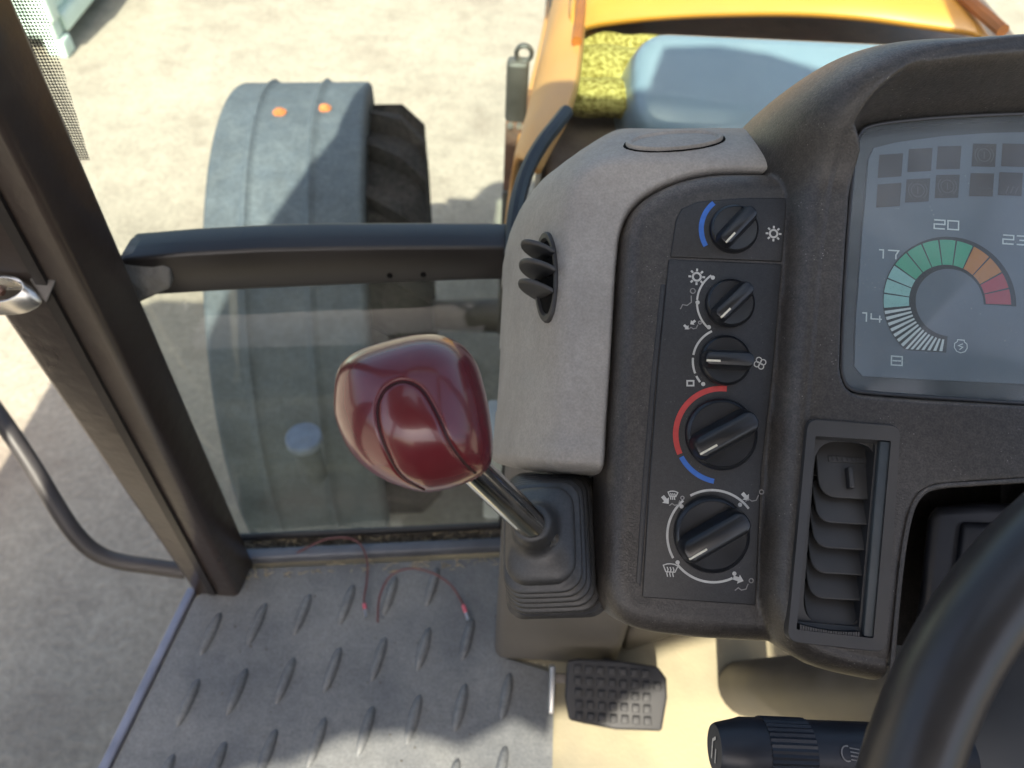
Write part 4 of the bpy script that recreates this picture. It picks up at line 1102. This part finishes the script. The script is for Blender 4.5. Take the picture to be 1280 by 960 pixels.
# ================================================================== DOOR SIDE
gr = [ (-60, 440), (0, 522), (40, 582), (75, 640), (98, 672), (122, 692), (150, 702), (190, 708), (232, 714)]
path = [at(p[0], p[1], tt) for p, tt in zip(spline(gr, 5), np.linspace(1.06, 1.16, 41))]
gt = mk('grab_rail', *tube(path, 0.0125, 14), 'rail_steel', base=path[-1])
tag(gt, 'bent dark steel grab rail outside the cab pillar at left', 'grab rail')
lc = at(8, 366, .64)
la = thing('door_latch', 'shiny metal latch loop on a dark bracket at the left pillar', 'door latch', lc)
def q_(px, py, t_): return at(px, py, t_)
lp_ = [( -40, 346), (0, 345), (16, 347), (26, 354), (27, 362), (18, 370), (0, 376), (-40, 378)]
cen = [q_(p[0], p[1], .640) for p in spline(lp_, 5)]
rings = []
off = (CR * .55 - CU * .50 + d0 * .55).normalized() * .018
for i, p in enumerate(cen):
    tg = (cen[min(i + 1, len(cen) - 1)] - cen[max(i - 1, 0)]).normalized(); nn_ = tg.cross(off.normalized()).normalized() * .0018
    rings.append([p + nn_, p - nn_, p - nn_ + off, p + nn_ + off])
V, F = ring_loft(rings); mk('latch_loop', V, F, 'latch_metal', la, bevel=0.0008)
V, F = tube([q_(-6, 362, .648), q_(4, 366, .648)], [.005, .003], 10); mk('latch_pin', V, F, 'rust', la)
bk_ = [(26, 334), (42, 312), (72, 348), (58, 380)]
V, F = prism([q_(*p, .668) for p in bk_], [q_(*p, .645) for p in bk_]); mk('bracket', V, F, 'dark_steel', la, bevel=0.002)
bk_ = [(-60, 300), (36, 300), (27, 335), (20, 342), (-60, 336)]
V, F = prism([q_(*p, .695) for p in bk_], [q_(*p, .655) for p in bk_]); mk('bracket_plate', V, F, 'dark_steel', la, bevel=0.003)
# unseen door-shaped panel, added to cast the shade on the yard at left
dr = thing('shade_door', 'unseen door-shaped panel added left of the machine to shade the yard', 'door', (-.75, -.10, FLOOR - .1))
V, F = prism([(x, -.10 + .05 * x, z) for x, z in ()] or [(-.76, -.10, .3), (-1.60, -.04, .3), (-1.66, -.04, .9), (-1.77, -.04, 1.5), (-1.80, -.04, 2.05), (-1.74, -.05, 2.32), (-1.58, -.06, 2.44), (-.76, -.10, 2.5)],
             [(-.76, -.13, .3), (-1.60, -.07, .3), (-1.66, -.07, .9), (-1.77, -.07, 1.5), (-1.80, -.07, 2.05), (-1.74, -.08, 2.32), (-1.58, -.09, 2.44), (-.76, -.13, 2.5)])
mk('shade_door_panel', V, F, 'roof_paint', dr)

# ================================================================== FRONT WHEEL AND MUDGUARD
YC, ZC, RF = 1.55, CAM.z - 1.62, 0.68
mg = thing('mudguard', 'dusty grey front mudguard with two ribs and two rusty bolts over the tyre', 'mudguard', (-.5, YC, ZC))
XL, XR = -.675, -.335
def arcp(x, th, r): return Vector((x, YC + r * math.sin(th), ZC + r * math.cos(th)))
prof = []   # (x, dr)
NXF = 64
for i in range(NXF + 1):
    s = i / NXF; x = XL + (XR - XL) * s; drr = 0
    for c in (.26, .66): drr += .010 * math.exp(-((s - c) / .022) ** 2)
    e = min(s, 1 - s)
    drr -= .012 * max(0, 1 - e / .03) ** 2
    prof.append((x, drr))
prof = [(XL - .002, -.06)] + prof + [(XR + .002, -.06)]
rows = []
for i in range(61):
    th = math.radians(27 - 122 * i / 60)
    cut = 1.0
    rows.append([arcp(x, th, RF + q) for x, q in prof])
for k_2 in range(len(prof)): rows[0][k_2] = rows[0][k_2] + Vector((0, 0, 0))
front = [p + Vector((0, .006, -.035)) for p in rows[0]]
V, F = ring_loft([front] + rows, False, False, closed=False)
mgs = mk('guard_shell', V, F, 'fender', mg, angle=50)
md = mgs.modifiers.new('s', 'SOLIDIFY'); md.thickness = 0.006; md.offset = -1
for px in (.40, .72 - .10):
    pass
for (px, py) in ((376, 140), (432, 139)):
    # drop the bolt on the arc
    r = ray(px, py); best = min((abs(math.hypot(r.y * tt - YC, CAM.z + r.z * tt - ZC) - RF - .003), tt) for tt in np.linspace(1.5, 2.0, 400)); p = CAM + r * best[1]
    nr = Vector((0, p.y - YC, p.z - ZC)).normalized(); x1 = Vector((1, 0, 0)); y1 = nr.cross(x1)
    V, F = lathe(p, nr, x1, y1, [(.016, -.006), (.016, .001), (.011, .0015), (.010, .006), (.006, .008), (.0005, .008)], 12); mk('bolt', V, F, 'rust_bolt', mg)
fw = thing('front_wheel', 'large dark lugged front tyre beneath the grey mudguard', 'wheel', (-.36, YC, 0))
TX0, TX1, TR = -.56, -.21, 0.585
tcx = (TX0 + TX1) / 2
TZ = TR
def ty(x, th, r): return Vector((x, YC + r * math.sin(th), TZ + r * math.cos(th)))
pr = [(.045, .30), (.06, .36), (.0, .44), (.004, .49), (.026, .525), (.06, .538), (.175, .542), (.29, .538), (.324, .525), (.346, .49), (.35, .44), (.29, .36), (.305, .30)]
V, F = ring_loft([[ty(TX0 + x, 2 * PI * i / 72, r) for x, r in pr] for i in range(72)] + [[ty(TX0 + x, 0, r) for x, r in pr]], False, False, closed=False)
ty_o = mk('tyre', V, F, 'tyre', fw, angle=45)
lug = None
NL = 22
for i in range(NL):
    for sd_ in (0, 1):
        th = 2 * PI * (i + .5 * sd_) / NL
        pts = []
        xs_ = [(0.004, 0.0), (.06, .03), (.12, .075), (.19, .12)]
        V = []; F = []
        for (x, dth) in xs_:
            xx = x if sd_ == 0 else .35 - x
            r0 = .46 if x < .02 else .525; r1 = .535 if x < .02 else TR
            if x > .05: r0 = .53
            for q, rr_ in ((-.035, r0), (.035, r0), (.028, r1), (-.028, r1)): V.append(ty(TX0 + xx, th + dth * 1.6 + q, rr_))
        for k in range(len(xs_) - 1):
            for j in range(4): F.append((4 * k + j, 4 * k + (j + 1) % 4, 4 * k + 4 + (j + 1) % 4, 4 * k + 4 + j))
        F += [(3, 2, 1, 0), tuple(4 * (len(xs_) - 1) + j for j in range(4))]
        mk('tread_lug', V, F, 'tyre', ty_o, smooth=False)
V, F = ring_loft([[ty(TX0 + x, 2 * PI * i / 40, r) for i in range(40)] for x, r in ((.055, .31), (.07, .29), (.10, .26), (.12, .10), (.13, .02), (.30, .02), (.295, .31))], True, True)
mk('rim', V, F, 'peach_paint', fw)
mg.rotation_euler.z = math.radians(8); fw.rotation_euler.z = math.radians(8)
mg.location.x -= .045; fw.location.x -= .03
# axle and chassis pieces beyond the lower glass
axl = mk('steering_cylinder', *tube([(-.30, 1.62, .52), (.10, 1.62, .56), (.40, 1.62, .56)], [.045, .06, .06], 16), 'dark_steel', base=(0, 1.62, .5)); tag(axl, 'dark steering cylinder and axle beyond the lower glass', 'axle')
cb = mk('chassis_box', *box(-.055, .06, .98, 1.10, .42, .78), 'pale_plate', base=(0, 1.0, .42), bevel=0.008); tag(cb, 'pale grey box on the chassis behind the lower glass', 'chassis box')
chs = mk('chassis_rail', *box(.04, .72, .70, 3.0, .40, 1.0), 'engine_dark', base=(.38, 1.8, .4), bevel=0.02); tag(chs, 'dark chassis rail beneath the yellow hood', 'chassis')
pl_c = onz(379, 545, FLOOR - .12)
pg = thing('filler_cap', 'round blue grey cap on a short neck seen through the lower glass', 'filler cap', pl_c - Vector((0, 0, .12)))
V, F = lathe(pl_c, Vector((0, 0, 1)), Vector((1, 0, 0)), Vector((0, 1, 0)), [(.034, -.020), (.036, -.016), (.036, -.004), (.033, 0), (.012, .0), (.010, .001), (.0005, .001)], 28); mk('cap', V, F, 'plug_blue', pg)
V, F = tube([pl_c - Vector((0, 0, .018)), pl_c - Vector((0, 0, .14))], .027, 18); mk('neck', V, F, 'fender', pg)

# ================================================================== HOOD
HZ = CAM.z - .50
hd = thing('engine_hood', 'yellow painted engine hood beyond the windscreen with an orange right edge', 'engine hood', (.4, 1.8, HZ - .3))
rear = [(718, 50), (721, 32), (733, 21), (760, 14), (820, 8), (900, 4), (1000, 3), (1080, 8), (1150, 17), (1210, 25), (1262, 34)]
rp3 = [onz(p[0], p[1], HZ) for p in spline(rear, 4)]
V = []; F = []
xl0 = rp3[0].x; xr0 = rp3[-1].x
rowsH = []
NS = 14
for i, p in enumerate(rp3):
    u_ = i / (len(rp3) - 1)
    fx = xl0 + (xr0 - xl0) * u_ * 1.0
    far = Vector((fx * .96, 2.75, HZ))
    row = []
    for k in range(NS):
        s = k / (NS - 1); q = p.lerp(far, s)
        if k == 0: q.z -= .012
        edge = max(0, (u_ - .93) / .07); q.z -= .03 * edge ** 2
        row.append(q)
    rowsH.append(row)
V, F = ring_loft(rowsH, False, False, closed=False)
hs = mk('hood_top', V, F, 'yellow_paint', hd, angle=60); md = hs.modifiers.new('s', 'SOLIDIFY'); md.thickness = .012; md.offset = -1
# orange seam along the right edge
ra, rb = onz(1252, 42, HZ), onz(1188, -14, HZ)
dirr = (rb - ra).normalized(); rb = ra + dirr * 1.5
V, F = tube([ra + Vector((0, 0, .004)), rb + Vector((0, 0, .004))], .010, 8); mk('edge_seam', V, F, 'orange_seam', hd)
# left side sheet
tp = [(729, -60), (725, 0), (721, 45), (714, 95), (700, 140), (682, 172), (664, 205)]
bp_ = [(706, -60), (690, 0), (678, 60), (664, 120), (652, 180), (643, 235), (636, 300)]
rowsS = []
for a, b_ in zip(spline(tp, 4), spline(bp_, 4)):
    T = onz(a[0], a[1], HZ - .004); Bm = onz(b_[0], b_[1], HZ - .24)
    mid_ = T.lerp(Bm, .45) + Vector((-.012, -.0, .06))
    rowsS.append(spline([T + Vector((.012, 0, -.012)), T, mid_, Bm, Bm + Vector((.0, 0, -.1))], 4))
V, F = ring_loft([[Vector(q) for q in r_] for r_ in rowsS], False, False, closed=False)
ss = mk('side_sheet', V, F, 'peach_paint', hd, angle=60); md = ss.modifiers.new('s', 'SOLIDIFY'); md.thickness = .006
# pale rounded bead on the sheet's lower edge
V, F = tube([onz(b_[0], b_[1], HZ - .24) for b_ in spline(bp_, 3)], .009, 8); mk('edge_bead', V, F, 'peach_paint', hd)
# handle slot at the corner
V, F = tube([onz(728, -20, HZ + .004), onz(725, 20, HZ + .004), onz(721, 52, HZ + .002)], .008, 8); mk('corner_strip', V, F, 'orange_seam', hd)
# dark engine bay under the rear edge
eb = mk('engine_bay_plate', *box(.03, .90, .74, 1.75, HZ - .35, HZ - .10), 'engine_dark', base=(.4, 1.0, HZ - .35), bevel=0.01); tag(eb, 'dark dirty engine bay plate under the hood edge', 'engine plate')
# yellow foam block
y0, y1 = onz(710, 145, HZ - .07), onz(790, 62, HZ - .07)
rowsY = []
for i in range(31):
    s = i / 30; yy = y0.y + (y1.y - y0.y) * s; hz = HZ - .07 + .010 * math.sin(s * 4.2 * PI)
    rowsY.append([Vector((x, yy, hz + .002 * math.sin(x * 300))) for x in np.linspace(y0.x * .9 - .004, y1.x + .06, 12)] )
V, F = ring_loft(rowsY, False, False, closed=False)
yf = mk('insulation_pad', V, F, 'yellow_foam', base=(y0.x, y0.y, HZ - .1), angle=60); md = yf.modifiers.new('s', 'SOLIDIFY'); md.thickness = .03; md.offset = -1
tag(yf, 'fuzzy yellow ribbed insulation pad beside the pale blue tank cover', 'insulation pad')
# glossy tank
za, zb_ = CAM.z - .545, CAM.z - .455
n0, n1 = onz(790, 166, za), onz(1330, 190, za); f0, f1 = onz(802, 34, zb_), onz(1330, 50, zb_)
gb = thing('tank_cover', 'pale blue rounded tank cover between the yellow hood and the dash cowl', 'tank', ((n0.x + n1.x) / 2, 1.0, HZ - .3))
tn_ = (n1 - n0).normalized(); tv = (f0 - n0); tv = (tv - tn_ * tv.dot(tn_)); hv = tv.length / 2; tv.normalize(); tnn = tn_.cross(tv)
hw_ = (n1 - n0).length / 2; tc = n0 + tn_ * hw_ + tv * hv
rings = []
for h, ins_ in ((-.22, -.012), (-.05, -.004), (-.022, 0), (-.010, .004), (-.003, .011), (0, .022), (.0025, .05)):
    ctr = tc + tnn * h; rings.append([ctr + tn_ * x + tv * y for x, y in rrect(hw_ - ins_, hv - ins_ * .8, max(.045 - ins_ * .4, .012), 6)])
V, F = ring_loft(rings); mk('tank_shell', V, F, 'tank_pale', gb, angle=80)
# black rubber hose beside the cowl
hp = [(708, 140), (694, 158), (677, 180), (662, 206), (651, 236), (644, 270), (640, 320)]
V, F = tube([at(p[0], p[1], tt) for p, tt in zip(spline(hp, 5), np.linspace(.90, .76, 31))], .009, 10)
ho = mk('rubber_seal', V, F, 'seal', base=at(650, 232, .76)); tag(ho, 'black rubber seal curving between yellow sheet and dash cowl', 'rubber seal')
# vertical strut with an eye
sp0 = ony(650, 78, 1.22)
sb_ = thing('lift_strut', 'rusty upright steel strut with a ring eye left of the hood', 'strut', (sp0.x - .004, 1.22, .45))
V, F = boxf((sp0.x - .003, 1.22, sp0.z - .05), (1, 0, 0), (0, 1, 0), (0, 0, 1), .019, .016, .055); mk('strut_head', V, F, 'dark_steel', sb_, bevel=0.008, seg=3)
V, F = boxf((sp0.x - .003, 1.22, sp0.z - .175), (1, 0, 0), (0, 1, 0), (0, 0, 1), .0175, .014, .075); mk('strut_body', V, F, 'rust', sb_, bevel=0.003)
V, F = boxf((sp0.x - .003, 1.22, sp0.z - .45), (1, 0, 0), (0, 1, 0), (0, 0, 1), .019, .017, .20); mk('strut_foot', V, F, 'dark_steel', sb_, bevel=0.003)
er = []
ec = sp0 + Vector((.006, 0, .016))
er = [[ec + Vector((math.cos(a), 0, math.sin(a))) * (.013 + .004 * math.cos(b_)) + Vector((0, .006 * math.sin(b_), 0)) for b_ in [2 * PI * k / 8 for k in range(8)]] for a in [2 * PI * k / 24 for k in range(24)]]
er.append(er[0]); V, F = ring_loft(er, False, False); mk('eye_ring', V, F, 'dark_steel', sb_)
for k in (-1, 1):
    V, F = lathe(Vector((sp0.x - .003 + k * .008, 1.203, sp0.z - .108)), Vector((0, -1, 0)), Vector((1, 0, 0)), Vector((0, 0, 1)), [(.006, -.002), (.006, .003), (.0005, .004)], 8); mk('bolt_head', V, F, 'pedal_steel', sb_)

# ================================================================== SMALL THINGS
# pale green trailer body in the yard
tcx_ = onz(86, 74, 0.0)
tr = thing('green_trailer', 'pale green metal trailer body standing in the yard at top left', 'trailer', (tcx_.x - .5, tcx_.y + .6, 0))
dx_ = Vector((-.93, .10, 0)).normalized(); dy_ = Vector((-.06, 1.0, 0)).normalized()
def trp(a, b_, z): return Vector((tcx_.x, tcx_.y, 0)) + dx_ * a + dy_ * b_ + Vector((0, 0, z))
def trbox(a0, a1, b0, b1, z0, z1): 
    return prism([trp(a0, b0, z0), trp(a1, b0, z0), trp(a1, b1, z0), trp(a0, b1, z0)], [trp(a0, b0, z1), trp(a1, b0, z1), trp(a1, b1, z1), trp(a0, b1, z1)])
mk('side_panel', *trbox(.04, 1.6, .04, 2.2, .20, .62), 'pale_green', tr, bevel=.01)
mk('bottom_rail', *trbox(0.02, 1.6, 0, .10, .10, .20), 'pale_green', tr, bevel=.012); mk('bottom_rail', *trbox(0, .10, .12, 2.2, .10, .20), 'pale_green', tr, bevel=.012)
mk('corner_post', *trbox(-.012, .085, -.012, .085, .205, .62), 'pale_green', tr, bevel=.012)
mk('side_rail', *trbox(.09, 1.6, -.02, .036, .45, .53), 'pale_green', tr, bevel=.01); mk('side_rail', *trbox(-.03, .036, .09, 2.2, .45, .53), 'pale_green', tr, bevel=.01)
mk('corner_foot', *trbox(.0, .12, .0, .12, 0, .098), 'pale_green', tr, bevel=.01)
# two loose red wires with crimp ends on the mat
def wire(pts, label, zs):
    P = [onz(p[0], p[1], FLOOR + .009 + z) for p, z in zip(spline(pts, 5), np.interp(np.linspace(0, 1, (len(pts) - 1) * 5 + 1), np.linspace(0, 1, len(zs)), zs))]
    t_ = thing('loose_wire', label, 'wire', P[-1], 'red wires on the mat')
    mk('cable', *tube(P[:-3], .0016, 8), 'wire_red', t_)
    mk('crimp_sleeve', *tube([P[-4], P[-2]], .0028, 10), 'crimp', t_)
    e = P[-2] + (P[-2] - P[-4]).normalized() * .012; mk('terminal', *tube([P[-2], e], [.0022, .0028], 8), 'crimp_metal', t_)
wire([(362, 696), (385, 684), (408, 674), (432, 672), (450, 680), (459, 702), (458, 730), (455, 748), (457, 765)], 'thin red wire with crimp end nearest the sill rail, left of two', [0, .01, .03, .03, .02, .012, .006, .004, .004])
wire([(472, 778), (474, 748), (486, 722), (508, 711), (535, 714), (560, 728), (575, 748), (584, 770)], 'thin red wire with crimp end in an arch across the mat, right of two', [.002, .01, .02, .024, .02, .012, .005, .004])
# straw and grit along the sill
rs = random.Random(3); V = []; F = []
for k in range(130):
    s = rs.uniform(0.0, Ls - .02); n_ = rs.choice((rs.uniform(.02, .042), rs.uniform(-.03, -.012))) ; z = FLOOR + (.0 if n_ > 0 else .0045)
    c = along(s, n_, z); a = rs.uniform(0, PI); L_ = rs.uniform(.004, .018); dv_ = Vector((math.cos(a), math.sin(a) * .5, rs.uniform(-.1, .25))) * L_; sd = Vector((-dv_.y, dv_.x, 0)).normalized() * .0006
    b0 = len(V); V += [c - sd, c + sd, c + dv_ + sd + Vector((0, 0, .002)), c + dv_ - sd + Vector((0, 0, .002)), c + Vector((0, 0, .0012))]; F += [(b0, b0 + 1, b0 + 2, b0 + 3), (b0, b0 + 4, b0 + 3), (b0 + 1, b0 + 2, b0 + 4)]
o = mk('straw_litter', V, F, 'straw', smooth=False); tag(o, 'dry straw and litter along the sill rail', 'litter', kind='stuff')
V = []; F = []
for k in range(260):
    s = rs.uniform(0.0, Ls); n_ = rs.uniform(.02, .044); c = along(s, n_, FLOOR - .002); r = rs.uniform(.0012, .004)
    if k > 170:
        c = Vector((rs.uniform(-.4, .0), rs.uniform(.2, .5), FLOOR + .0032)); r = rs.uniform(.0006, .0018)
    b0 = len(V); V += [c + Vector((r * math.cos(a), r * math.sin(a) * rs.uniform(.6, 1), 0)) for a in (0, 1.3, 2.5, 3.8, 5.1)] + [c + Vector((0, 0, r * 1.1))]
    F += [(b0 + i, b0 + (i + 1) % 5, b0 + 5) for i in range(5)]
o = mk('grit', V, F, 'dirt', smooth=False); tag(o, 'dark grit and crumbs along the sill', 'grit', kind='stuff')
